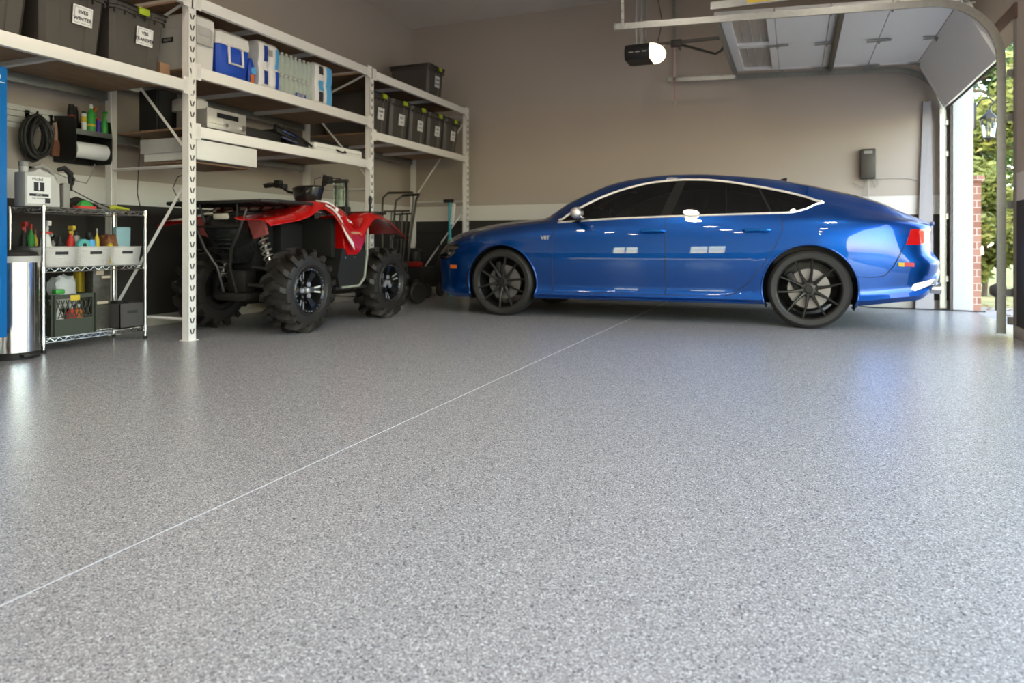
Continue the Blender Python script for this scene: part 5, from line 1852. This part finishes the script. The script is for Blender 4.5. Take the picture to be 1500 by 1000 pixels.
# side pods between the fenders, both sides
for sg in (-1, 1):
    b = MB()
    pol = [(5.20, 1.0), (5.33, .86), (5.44, .88), (5.52, .99), (5.58, .98), (5.52, .78), (5.46, .68), (5.38, .63), (5.22, .63), (5.18, .80), (5.10, .99)]
    b.prism(pol, AX + sg * .34, AX + sg * .565, 'yz')
    es = [e for e in b.bm.edges]
    bmesh.ops.bevel(b.bm, geom=es, offset=.012, segments=2, affect='EDGES')
    b.build('side_panel', RED, atv, shift=O)
    b = MB()
    pol = [(5.17, .70), (5.50, .70), (5.56, .62), (5.52, .42), (5.44, .34), (5.14, .34), (5.10, .45)]
    b.prism(pol, AX + sg * .30, AX + sg * .555, 'yz')
    b.build('footwell', M['blackp'], atv, shift=O, smooth=False)
    b = MB(); b.tube([(AX + sg * .56, 5.56, .90), (AX + sg * .565, 5.545, .64), (AX + sg * .565, 5.50, .42), (AX + sg * .56, 5.42, .35), (AX + sg * .56, 5.15, .345)], .012, seg=6)
    b.build('footwell_bar', mat('grey_green_bar', (.28, .30, .24), .4) if sg < 0 else bpy.data.materials['grey_green_bar'], atv, shift=O)
    b = MB()
    for yy in (5.22, 5.36): b.lathe([(0, .004), (.007, .003), (.008, 0), (0, 0)], (AX + sg * .556, yy, .615), 'x', 10)
    b.build('panel_rivets', M['chrome'], atv, shift=O)
    # decals following the fender flank
    d = MB()
    def strip(y0, y1, x0, x1, mi):
        rows = []
        for k in range(9):
            y = y0 + (y1 - y0) * k / 8
            rows.append([Vector((AX + sg * x_, y, zfront(x_, y) + .007)) for x_ in (x0, (x0 + x1) / 2, x1)])
        d.ring_loft(rows, mi, cap=False, closed=False)
    strip(4.84, 5.10, .515, .535, 0); strip(4.92, 5.16, .555, .575, 1); strip(5.12, 5.30, .585, .598, 0)
    d.text('HONDA', .042, (AX + sg * .560, 5.235, zfront(.548, 5.235) + .012), (0, sg * 1, -.30), (-sg * .35, sg * .0, 1), 0, depth=.0004, bold=True)
    d.box((AX + sg * .545, 5.10, zfront(.545, 5.10) + .012), (.012, .035, .035), 0, rot=Matrix.Rotation(.8, 3, 'X'))
    d.build('decal', [M['paper'], M['whitep']], atv, shift=O, recalc=False)
    d = MB(); d.text('FOREMAN', .03, (AX + sg * .5665, 5.36, .84), (0, sg, 0), (0, 0, 1), 0, depth=.0006, bold=True)
    d.build('side_lettering', mat('tan_decal', (.55, .42, .25), .5) if sg < 0 else bpy.data.materials['tan_decal'], atv, shift=O, recalc=False)
    # inner red wedge beside the grille
    b = MB()
    b.ring_loft([[Vector((AX + sg * .20, 4.36, .97)), Vector((AX + sg * .40, 4.34, .93)), Vector((AX + sg * .36, 4.42, .82)), Vector((AX + sg * .21, 4.44, .78))],
                 [Vector((AX + sg * .20, 4.39, .97)), Vector((AX + sg * .40, 4.37, .93)), Vector((AX + sg * .36, 4.45, .82)), Vector((AX + sg * .21, 4.47, .78))]])
    b.build('fender_cheek', mat('faded_red', (.42, .10, .09), .5) if sg < 0 else bpy.data.materials['faded_red'], atv, shift=O, smooth=False)
# inner black liners under the fenders
b = MB()
b.lo((AX - .20, 4.78, .40), (AX + .20, 5.95, .93), bev=.04)
b.lo((AX - .12, 4.55, .50), (AX + .12, 4.80, .90), bev=.03)
b.lo((AX - .30, 4.95, .36), (AX + .30, 5.60, .60), bev=.02)
b.lo((AX - .52, 5.06, .62), (AX + .52, 5.12, .97), bev=.01)
b.build('engine_block', M['innerblack'], atv, shift=O)
b = MB()
b.tube([(AX - .18, 4.42, .30), (AX - .20, 5.0, .28), (AX - .20, 6.0, .32)], .020, seg=8)
b.tube([(AX + .18, 4.42, .30), (AX + .20, 5.0, .28), (AX + .20, 6.0, .32)], .020, seg=8)
b.lo((AX - .16, 4.40, .27), (AX + .16, 4.75, .33), bev=.01)
b.lo((AX - .10, 4.46, .33), (AX + .10, 4.60, .52), bev=.02)
b.lo((AX - .09, 5.80, .27), (AX + .09, 6.05, .45), bev=.03)
b.tube([(AX - .22, 5.06, .34), (AX - .56, 5.06, .34), (AX - .56, 5.52, .34), (AX - .22, 5.52, .34)], .014, seg=6)
b.tube([(AX + .22, 5.06, .34), (AX + .56, 5.06, .34), (AX + .56, 5.52, .34), (AX + .22, 5.52, .34)], .014, seg=6)
b.build('frame_tubes', M['blackm'], atv, shift=O)
# nose: grille bucket, headlights, bumper bars
b = MB()
b.ring_loft([[Vector(p) for p in ((AX - .22, 4.34, 1.00), (AX + .22, 4.34, 1.00), (AX + .24, 4.55, 1.00), (AX - .24, 4.55, 1.00))],
             [Vector(p) for p in ((AX - .19, 4.31, .86), (AX + .19, 4.31, .86), (AX + .20, 4.55, .86), (AX - .20, 4.55, .86))],
             [Vector(p) for p in ((AX - .10, 4.36, .66), (AX + .10, 4.36, .66), (AX + .12, 4.55, .66), (AX - .12, 4.55, .66))],
             [Vector(p) for p in ((AX - .06, 4.42, .58), (AX + .06, 4.42, .58), (AX + .08, 4.55, .58), (AX - .08, 4.55, .58))]])
for k in range(5):
    z = .70 + k * .035
    b.lo((AX - .09 - k * .012, 4.315, z), (AX + .09 + k * .012, 4.335, z + .010))
b.build('grille_nose', M['blackg'], atv, shift=O, ang=20)
b = MB()
b.box((AX - .02, 4.325, .965), (.16, .03, .05), bev=.018)
b.build('headlight', mat('headlight_lens', (.62, .58, .48), .15, coat=.5), atv, shift=O)
b = MB(); b.box((AX - .17, 4.335, .985), (.10, .02, .028), bev=.01); b.build('marker_light', bpy.data.materials['headlight_lens'], atv, shift=O)
b = MB()
for sg in (-1, 1):
    b.tube([(AX + sg * .27, 4.30, 1.02), (AX + sg * .24, 4.27, .88), (AX + sg * .14, 4.27, .70), (AX + sg * .07, 4.33, .55), (AX + sg * .07, 4.40, .34)], .013, seg=6)
b.tube([(AX - .24, 4.27, .88), (AX + .24, 4.27, .88)], .010, seg=6)
b.tube([(AX - .08, 4.31, .60), (AX + .08, 4.31, .60)], .010, seg=6)
b.build('bumper_bars', M['blackm'], atv, shift=O)
# suspension
for sg in (-1, 1):
    top, bot = Vector((AX + sg * .14, 4.60, .84)), Vector((AX + sg * .30, 4.60, .44))
    b = MB(); b.cyl(top, bot, .018, seg=10); b.cyl(top + (bot - top) * .02, top + (bot - top) * .3, .030, seg=14)
    so_ = b.build('shock_absorber', M['chrome'], atv, shift=O)
    u = (bot - top).normalized(); s1 = u.orthogonal().normalized(); s2 = u.cross(s1)
    L = (bot - top).length
    b = MB()
    pts = [top + u * (L * (.10 + .85 * k / 110)) + (s1 * math.cos(k / 110 * 2 * PI * 7.5) + s2 * math.sin(k / 110 * 2 * PI * 7.5)) * .040 for k in range(111)]
    b.tube(pts, .0075, seg=6)
    b.build('coil_spring', mat('spring_steel', (.42, .38, .32), .35, .6) if sg < 0 else bpy.data.materials['spring_steel'], so_, shift=O)
    b = MB()
    b.tube([(AX + sg * .10, 4.50, .40), (AX + sg * .40, 4.66, .36)], .016, seg=6); b.tube([(AX + sg * .10, 4.84, .40), (AX + sg * .40, 4.70, .36)], .016, seg=6)
    b.tube([(AX + sg * .12, 4.52, .55), (AX + sg * .40, 4.68, .50)], .013, seg=6)
    b.tube([(AX + sg * .05, 4.68, .36), (AX + sg * .40, 4.68, .352)], .020, seg=8)
    b.lo((AX + sg * .37, 4.62, .27), (AX + sg * .42, 4.74, .52), bev=.01)
    b.build('control_arm', M['blackm'], atv, shift=O)
    b = MB()
    b.tube([(AX + sg * .10, 5.92, .36), (AX + sg * .40, 5.92, .352)], .024, seg=8)
    b.tube([(AX + sg * .14, 5.75, .36), (AX + sg * .40, 5.92, .34)], .016, seg=6)
    b.build('control_arm', M['blackm'], atv, shift=O)
# front and rear carrier racks
def carrier(name, y0, y1, hw, z):
    b = MB()
    c = .08
    loop = [(AX - hw + c, y0), (AX + hw - c, y0), (AX + hw, y0 + c), (AX + hw, y1 - c), (AX + hw - c, y1), (AX - hw + c, y1), (AX - hw, y1 - c), (AX - hw, y0 + c)]
    b.tube([(x, y, z) for x, y in loop], .014, seg=8, closed=True)
    for k in range(1, 8):
        x = AX - hw + 2 * hw * k / 8
        b.tube([(x, y0, z), (x, y1, z)], (.008, .018), seg=6, flat=(0, 0, 1))
    for f in (.35, .7):
        b.tube([(AX - hw, y0 + (y1 - y0) * f, z - .008), (AX + hw, y0 + (y1 - y0) * f, z - .008)], .009, seg=6)
    for sg in (-1, 1):
        for yy in (y0 + .05, y1 - .1):
            b.tube([(AX + sg * .20, yy, z - .01), (AX + sg * .17, yy + .03, z - .16)], .010, seg=6)
    return b.build(name, M['blackp'], atv, shift=O)
carrier('front_carrier', 4.22, 4.80, .58, 1.075)
b = MB(); b.lo((AX - .50, 4.30, 1.078), (AX + .42, 4.74, 1.092), bev=.004); b.build('carrier_plate', M['blackp'], atv, shift=O)
# pod, handlebars, controls
px_c = AX + .09
b = MB()
R_ = []
for z, wx, wy, y in ((1.05, .09, .08, 5.30), (1.12, .12, .10, 5.28), (1.20, .15, .11, 5.27), (1.265, .165, .11, 5.28), (1.285, .13, .08, 5.29)):
    R_.append([Vector((px_c + math.cos(a * PI / 8) * wx, y + math.sin(a * PI / 8) * wy, z)) for a in range(16)])
b.ring_loft(R_)
b.build('instrument_pod', M['blackg'], atv, shift=O)
hb = MB()
hb.tube([(-4.80, 5.34, 1.305), (-4.62, 5.31, 1.31), (-4.47, 5.28, 1.235), (-4.32, 5.28, 1.21), (-4.17, 5.29, 1.225), (-4.04, 5.32, 1.32), (-3.86, 5.36, 1.325)], .013, seg=8)
hb.cyl((AX + .07, 5.29, .95), (AX + .07, 5.29, 1.22), .022, seg=10)
hbo = hb.build('handlebar', M['blackm'], atv, shift=O)
b = MB()
b.tube([(-4.81, 5.343, 1.305), (-4.67, 5.318, 1.309)], .019, seg=10); b.tube([(-3.97, 5.338, 1.323), (-3.85, 5.362, 1.325)], .019, seg=10)
b.build('grip', M['rubber'], hbo, shift=(0, 0, 0)).location = (-AX, -AY, 0)
b = MB()
b.box((-4.60, 5.29, 1.315), (.07, .06, .075), bev=.01); b.box((-4.53, 5.28, 1.29), (.05, .07, .05), bev=.01)
b.tube([(-4.58, 5.26, 1.32), (-4.68, 5.25, 1.325), (-4.78, 5.28, 1.315)], .005, seg=5)
b.build('brake_controls', M['blackp'], hbo).location = (-AX, -AY, 0)
b = MB()
b.box((-4.03, 5.30, 1.335), (.08, .06, .07), bev=.01); b.cyl((-4.08, 5.30, 1.29), (-4.05, 5.28, 1.38), .02, seg=10)
b.tube([(-4.02, 5.27, 1.34), (-3.95, 5.27, 1.345), (-3.88, 5.30, 1.34)], .005, seg=5)
b.tube([(-4.08, 5.26, 1.36), (-4.12, 5.22, 1.34), (-4.12, 5.22, 1.22)], .004, seg=5)
b.build('brake_controls', M['blackp'], hbo).location = (-AX, -AY, 0)
# seat and rear
b = MB()
R_ = []
for y, w, z0, z1 in ((5.36, .10, .92, 1.03), (5.42, .14, .92, 1.04), (5.60, .17, .92, 1.00), (5.80, .17, .92, 1.02), (5.92, .15, .93, 1.06), (5.96, .12, .95, 1.05)):
    R_.append([Vector((AX + x * w, y, z)) for x, z in ((-1, z0), (-1, z1 - .03), (-.8, z1), (0, z1 + .012), (.8, z1), (1, z1 - .03), (1, z0))])
b.ring_loft(R_); b.build('seat', mat('seat_vinyl', (.02, .019, .018), .45), atv, shift=O)
b = MB(); b.tube([(AX + .46, 5.75, 1.05), (AX + .47, 5.74, 1.16)], .012, seg=8); b.lathe([(0, 0), (.018, .01), (.02, .06), (.01, .09), (0, .09)], (AX + .47, 5.74, 1.12), seg=12)
b.build('shift_lever', M['blackp'], atv, shift=O)
carrier('rear_carrier', 5.98, 6.26, .36, 1.06)
# boxes on the quad
t = thing('acrylic_box', 'clear plastic box standing on a black tray on the quad bike seat', 'plastic box', (-4.10, 5.60, 1.035))
b = MB(); b.lo((-.08, -.05, .0), (.08, .05, .07), bev=.012); b.build('black_tray', M['blackp'], t)
b = MB()
b.lo((-.065, -.035, .07), (.065, -.031, .33)); b.lo((-.065, .031, .07), (.065, .035, .33)); b.lo((-.065, -.035, .07), (-.061, .035, .33)); b.lo((.061, -.035, .07), (.065, .035, .33))
b.build('clear_sleeve', M['acrylic'], t, smooth=False)
b = MB(); b.lo((-.07, .052, .012), (.07, .054, .022)); b.build('white_edge', M['whitep'], t, smooth=False)
# ================================================================ HAND TRUCKS AND STICKS BY THE BACK WALL
def hand_truck(x, y, label, w=.46, h=1.38, m=None, rz=0.0, lean=.14):
    m = m or M['bronze']
    t = thing('hand_truck', label, 'hand truck', (x, y, 0), rz, 'hand trucks parked between quad bike and car')
    b = MB()
    hw = w / 2
    for sg in (-1, 1):
        b.tube([(sg * hw * .8, 0, .05), (sg * hw * .85, lean * .5, h * .5), (sg * hw, lean, h * .86), (sg * hw, lean + .02, h * .95), (sg * hw * .8, lean + .10, h)], .014, seg=8)
        b.tube([(sg * hw * .35, 0, .06), (sg * hw * .35, lean * .9, h * .82)], .011, seg=6)
    b.tube([(-hw * .8, lean + .10, h), (hw * .8, lean + .10, h)], .016, seg=8)
    for f in (.12, .35, .6, .82):
        b.tube([(-hw * .84, lean * f, h * f), (hw * .84, lean * f, h * f)], .011, seg=6)
    b.tube([(-hw * .7, .0, .30), (-hw * .75, .14, .14)], .012, seg=6); b.tube([(hw * .7, .0, .30), (hw * .75, .14, .14)], .012, seg=6)
    b.tube([(-hw - .04, .14, .13), (hw + .04, .14, .13)], .010, seg=6)
    b.build('tube_frame', m, t)
    b = MB(); b.box((0, -.10, .018), (w * .8, .22, .008), bev=.002); b.build('toe_plate', M['blackm'], t)
    for sg in (-1, 1):
        b = MB(); b.lathe([(.05, -.03), (.115, -.035), (.13, -.02), (.13, .02), (.115, .035), (.05, .03)], (sg * (hw + .05), .14, .13), 'x', 24)
        b.lathe([(0, -.02), (.05, -.02), (.06, .0), (.05, .02), (0, .02)], (sg * (hw + .05), .14, .13), 'x', 16, mi=1)
        b.build('wheel', [M['rubber'], M['greyp']], t)
    return t
hand_truck(-4.95, 7.90, 'tall dark tubular hand truck nearest the quad bike rear wheel', w=.44, h=1.44, rz=.15)
hand_truck(-4.60, 7.40, 'dark tubular hand truck beside the front of the blue car', w=.40, h=1.36, m=M['blackm'], rz=-.35)
t = thing('engine_cart', 'low black wheeled machine with boxes under the far rack bay', 'machine', (-4.86, 8.40, 0))
b = MB()
b.lo((-.22, -.22, .16), (.20, .25, .42), bev=.03); b.lathe([(0, 0), (.10, .0), (.11, .04), (.11, .22), (.06, .26), (0, .26)], (-.05, .0, .42), seg=20)
b.tube([(-.2, .2, .4), (-.2, .35, .9), (.18, .35, .9), (.18, .2, .4)], .013, seg=8)
b.build('machine_body', M['blackp'], t)
b = MB(); b.box((.0, -.12, .46), (.24, .10, .07), bev=.02); b.build('tank', M['redwheel'], t)
for sx in (-1, 1):
    for yy in (-.17, .2):
        b = MB(); b.lathe([(0, -.025), (.09, -.025), (.10, -.015), (.10, .015), (.09, .025), (0, .025)], (sx * .24, yy, .10), 'x', 20); b.build('wheel', M['rubber'], t)
solid('floor_jack', lambda b: (b.box((0, 0, .085), (.18, .42, .09), bev=.02), b.cyl((0, -.1, .10), (0, .12, .16), .05, seg=14), b.lathe([(0, -.02), (.04, -.02), (.04, .02), (0, .02)], (.11, -.14, .04), 'x', 14), b.lathe([(0, -.02), (.04, -.02), (.04, .02), (0, .02)], (-.11, -.14, .04), 'x', 14), b.lo((-.08, .1, 0), (.08, .2, .05))), M['greyp'], (-4.42, 6.95, 0), 'small grey floor jack behind the rear wheel of the quad bike', 'floor jack')
t = thing('snow_brush', 'tall teal and white pole standing against the last rack upright', 'pole', (-4.50, 8.66, 0))
b = MB(); b.cyl((0, 0, 0), (0, 0, 1.32), .022, seg=10); b.build('teal_pole', mat('teal_paint', (.02, .30, .36), .4), t)
b = MB(); b.lathe([(.0, 0), (.03, .01), (.035, .1), (.03, .2), (0, .21)], (.01, -.01, .62), seg=12); b.build('teal_sleeve', M['teal'], t)
b = MB(); b.box((.05, 0, 1.16), (.05, .03, .30), bev=.01, rot=Matrix.Rotation(.1, 3, 'Y')); b.build('white_blade', M['whitep'], t)
b = MB(); b.box((-.02, 0, 1.345), (.15, .05, .05), bev=.01); b.build('black_head', M['blackp'], t)
# ================================================================ OUTSIDE
b = MB()
b.lo((RX + .18, -14, -.14), (12, 9.75, -.02))
struct(b.build('ground', mat('driveway_concrete', (.36, .345, .33), .85, var=.12, bump=.3, scale=4), smooth=False))
b = MB()
b.lo((RX + .27, 9.75, -.15), (12, 40, -.022)); b.lo((12, -14, -.15), (40, 40, -.03))
b.lo((RX + .18, -60, -.16), (40, -14, -.04)); b.lo((-40, -60, -.16), (RX + .18, FY - .2, -.04))
struct(b.build('lawn', mat('leaf_littered_ground', (.26, .24, .10), .9, var=.5, bump=.6, scale=5), smooth=False))

def leaf_mat(name, c):
    m, nt, p = nodes_of(name)
    N, L = nt.nodes, nt.links
    tc = N.new('ShaderNodeTexCoord')
    n = N.new('ShaderNodeTexNoise'); n.inputs['Scale'].default_value = 2.2; n.inputs['Detail'].default_value = 4
    L.new(tc.outputs['Object'], n.inputs['Vector'])
    r = ramp(nt, [(0.3, tuple(x * .6 for x in c)), (0.55, c), (0.75, (min(1, c[0] * 1.9), min(1, c[1] * 1.5), c[2] * 1.6))])
    L.new(n.outputs['Fac'], r.inputs['Fac'])
    L.new(r.outputs['Color'], p.inputs['Base Color'])
    p.inputs['Roughness'].default_value = .5
    tl = N.new('ShaderNodeBsdfTranslucent')
    L.new(r.outputs['Color'], tl.inputs['Color'])
    mx = N.new('ShaderNodeMixShader'); mx.inputs['Fac'].default_value = .4
    out = N['Material Output']
    L.new(p.outputs[0], mx.inputs[1]); L.new(tl.outputs[0], mx.inputs[2]); L.new(mx.outputs[0], out.inputs['Surface'])
    return m
LM = [leaf_mat('leaf_green', (.10, .17, .045)), leaf_mat('leaf_yellow_green', (.20, .23, .055)), leaf_mat('leaf_deep_green', (.055, .115, .04))]
bark = mat('bark', (.10, .075, .055), .9, var=.3, bump=.6, scale=12)

def tree(name, x, y, h, rad, lm, label, n=2600, z0=.0, seed=1, cat='tree', zlow=.2, leaf=.085):
    R = random.Random(seed)
    t = thing(name, label, cat, (x, y, -.03), 0, 'trees and shrubs beyond the open garage door')
    tr = MB()
    tr.tube([(0, 0, 0), (.04, .02, h * .3), (-.03, .03, h * .6), (0, 0, h * .92)], [.02 * h, .016 * h, .011 * h, .004 * h], seg=8)
    tips = []
    for k in range(12):
        a = k * 2.4; zz = h * (.2 + .06 * k)
        q = (math.cos(a) * rad * .75, math.sin(a) * rad * .75, zz + h * .08)
        tr.tube([(0, 0, zz), (q[0] * .5, q[1] * .5, zz + h * .06), q], [.008 * h, .005 * h, .002 * h], seg=5)
        tips.append(q)
    tr.build('trunk', bark, t)
    bm = bmesh.new()
    cl = []
    for k in range(26):
        a = R.uniform(0, 2 * PI); zz = R.uniform(zlow, .97)
        rr = rad * (R.random() ** .5) * math.sin(min(PI, max(.25, (zz * .9 + .1) * PI))) ** .5
        cl.append((math.cos(a) * rr, math.sin(a) * rr, zz * h, R.uniform(.28, .5) * rad))
    for k in range(n):
        c = cl[k % len(cl)]
        d = Vector((R.gauss(0, 1), R.gauss(0, 1), R.gauss(0, 1))).normalized() * c[3] * R.uniform(.5, 1.0)
        p = Vector(c[:3]) + d
        if p.z < .05: p.z = .05
        u = Vector((R.gauss(0, 1), R.gauss(0, 1), R.gauss(0, .6))).normalized()
        v = u.orthogonal().normalized()
        s = leaf * R.uniform(.6, 1.3)
        vs = [bm.verts.new(p + u * s * q0 + v * s * q1) for q0, q1 in ((-1, 0), (-.2, .42), (1, 0), (-.2, -.42))]
        bm.faces.new(vs)
    m = MB(); m.bm.free(); m.bm = bm
    m.build('crown', lm, t, smooth=False, recalc=False)
    return t
specs = [
    ('broadleaf_tree', 3.75, 13.4, 4.6, 1.15, 1, 'sunlit yellow-green tree right behind the near door track outside', 'tree', 21),
    ('broadleaf_tree', 2.95, 17.2, 7.4, 1.7, 0, 'tall mid green tree rising behind the hanging lantern', 'tree', 22),
    ('garden_shrub', 2.55, 11.9, 1.9, .55, 1, 'bushy yellow-green shrub low beside the brick wall corner', 'shrub', 24),
    ('broadleaf_tree', 5.6, 21.5, 9.5, 2.9, 2, 'large deep green tree farthest back in the door opening', 'tree', 26),
    ('broadleaf_tree', 4.1, 26.0, 11.0, 3.6, 1, 'tall yellow-green tree behind all others in the door opening', 'tree', 31),
    ('broadleaf_tree', 17, 7.5, 7.0, 2.6, 0, 'broad green tree across the drive from the wide open door', 'tree', 27),
    ('broadleaf_tree', 18, -2.5, 7.5, 2.8, 1, 'yellow-green tree across the drive beside the camera position', 'tree', 28),
]
for (nm, x, y, h, rd, li, lab, cat, sd) in specs:
    tree(nm, x, y, h, rd, LM[li], lab, n=9500 if y > 10 else 2600, seed=sd, cat=cat, leaf=.07 if cat == 'shrub' else .10)

# wall lantern and low flood lamp on the outer wall
ln = thing('wall_lantern', 'black glass-paned wall lantern on a curled bracket outside the door opening', 'lantern', (RX + .27, 9.3, 2.0))
O = (RX + .27, 9.3, 2.0)
X0, Y0 = RX + .42, 9.3
b = MB()
b.lo((RX + .265, Y0 - .05, 2.05), (RX + .29, Y0 + .05, 2.35), bev=.006)
b.tube([(RX + .28, Y0, 2.28), (RX + .34, Y0, 2.38), (X0, Y0, 2.40), (X0 + .05, Y0, 2.34), (X0 + .01, Y0, 2.30), (X0, Y0, 2.26)], .009, seg=6)
b.build('bracket', M['blackm'], ln, shift=O)
b = MB()
b.lathe([(0, 2.27), (.02, 2.26), (.03, 2.23), (.09, 2.17), (.095, 2.155), (.0, 2.155)], (X0, Y0, 0), seg=6)
b.lathe([(0, 1.955), (.055, 1.955), (.06, 1.94), (.02, 1.92), (0, 1.89)], (X0, Y0, 0), seg=6)
for k in range(6):
    a = 2 * PI * k / 6
    b.tube([(X0 + .085 * math.cos(a), Y0 + .085 * math.sin(a), 2.16), (X0 + .055 * math.cos(a), Y0 + .055 * math.sin(a), 1.95)], .006, seg=4)
b.build('lantern_cage', M['blackm'], ln, shift=O)
b = MB()
b.lathe([(.078, 2.155), (.05, 1.955)], (X0, Y0, 0), seg=6, cap=False)
b.build('lantern_glass', M['acrylic'], ln, shift=O, smooth=False)
fl_ = thing('flood_lamp', 'small black floodlight low on a stake beside the brick corner outside', 'floodlight', (2.12, 9.35, -.02))
b = MB(); b.cyl((0, 0, 0), (0, 0, .16), .012); b.build('stake', M['blackm'], fl_)
b = MB(); b.lathe([(0, -.07), (.05, -.06), (.085, 0), (.09, .08), (.0, .075)], (0, 0, .23), 'x', 16); b.build('lamp_head', M['blackp'], fl_)
# leaf litter by the threshold
R = random.Random(5)
bm = bmesh.new()
for k in range(260):
    x, y = R.uniform(2.0, 4.3), R.uniform(7.6, 11.5)
    if R.random() < .5 and not (8.6 < y < 9.7): x = R.uniform(2.6, 4.3)
    a = R.uniform(0, 6.3); s = R.uniform(.02, .05)
    z = -.012 + R.uniform(0, .012)
    bm.faces.new([bm.verts.new((x + math.cos(a + q) * s * w_, y + math.sin(a + q) * s * w_, z + .01 * (i % 2))) for i, (q, w_) in enumerate(((0, 1), (1.5, .45), (3.1, 1), (4.7, .45)))])
m_ = MB(); m_.bm.free(); m_.bm = bm
o = m_.build('leaf_litter', mat('dry_leaf', (.30, .16, .06), .8, var=.4), smooth=False, recalc=False)
tag(o, 'dry brown leaves scattered on the drive outside the open door', 'leaves'); o['kind'] = 'stuff'
# ================================================================ LIGHT + CAMERA
lampmat = mat('led_diffuser', (.9, .88, .85), .5, emit=(1, .86, .70), estr=140)
dl = thing('ceiling_light', 'round recessed ceiling light in the garage ceiling', 'ceiling light', (0, 0, CZ), 0, 'recessed ceiling lights')
b = MB(); b.lathe([(.108, -.004), (.135, -.008), (.14, 0), (.108, 0)], axis='z', seg=24, cap=False); b.build('trim_ring', M['whitep'], dl)
b = MB(); b.lathe([(0, -.006), (.11, -.006), (.11, 0), (0, 0)], axis='z', seg=24); b.build('diffuser', lampmat, dl)
k = 0
for x in (-3.6, -1.4, .5):
    for y in (-2.6, -.2, 2.2, 4.6, 7.0):
        if y > 6 or (x < -3 and y > 4): continue
        if k == 0: dl.location = (x, y, CZ)
        else: dup(dl, (x, y, CZ))
        k += 1
sun = bpy.data.lights.new('sun', 'SUN'); sun.energy = 2.8; sun.angle = .02; sun.color = (1, .93, .82)
so = bpy.data.objects.new('sun', sun); COL.objects.link(so)
so.rotation_euler = Vector((.55, .45, -.95)).to_track_quat('-Z', 'Y').to_euler()
w = bpy.data.worlds.new('sky'); SC.world = w; w.use_nodes = True
nt = w.node_tree
sk = nt.nodes.new('ShaderNodeTexSky'); sk.sky_type = 'NISHITA'; sk.sun_disc = False
sk.sun_elevation = math.radians(50); sk.sun_rotation = math.radians(200); sk.air_density = 1.2; sk.dust_density = 1.5
tint = nt.nodes.new('ShaderNodeMix'); tint.data_type = 'RGBA'; tint.blend_type = 'MULTIPLY'; tint.inputs['Factor'].default_value = 1
tint.inputs['B'].default_value = (1.0, .92, .765, 1)
nt.links.new(sk.outputs[0], tint.inputs['A'])
nt.links.new(tint.outputs['Result'], nt.nodes['Background'].inputs['Color'])
nt.nodes['Background'].inputs['Strength'].default_value = 1.55

cam = bpy.data.cameras.new('camera')
co = bpy.data.objects.new('camera', cam); COL.objects.link(co)
co.location = (0, 0, .74)
co.rotation_euler = (PI / 2, 0, math.radians(22.306))
cam.sensor_width = 36
cam.lens = 24.24
cam.shift_y = -143 / 1500
cam.clip_start = .05
cam.dof.use_dof = True
cam.dof.focus_distance = 2.6
cam.dof.aperture_fstop = 3.2
SC.camera = co
SC.view_settings.view_transform = 'Standard'
SC.view_settings.look = 'None'
SC.view_settings.gamma = 1
SC.view_settings.use_curve_mapping = False
SC.view_settings.exposure = 0.3
SC.cycles.max_bounces = 8
SC.cycles.diffuse_bounces = 5
SC.cycles.glossy_bounces = 4
SC.cycles.transmission_bounces = 6
SC.cycles.transparent_max_bounces = 12
SC.cycles.sample_clamp_indirect = 6
SC.cycles.use_denoising = True
SC.cycles.caustics_reflective = False
SC.cycles.caustics_refractive = False
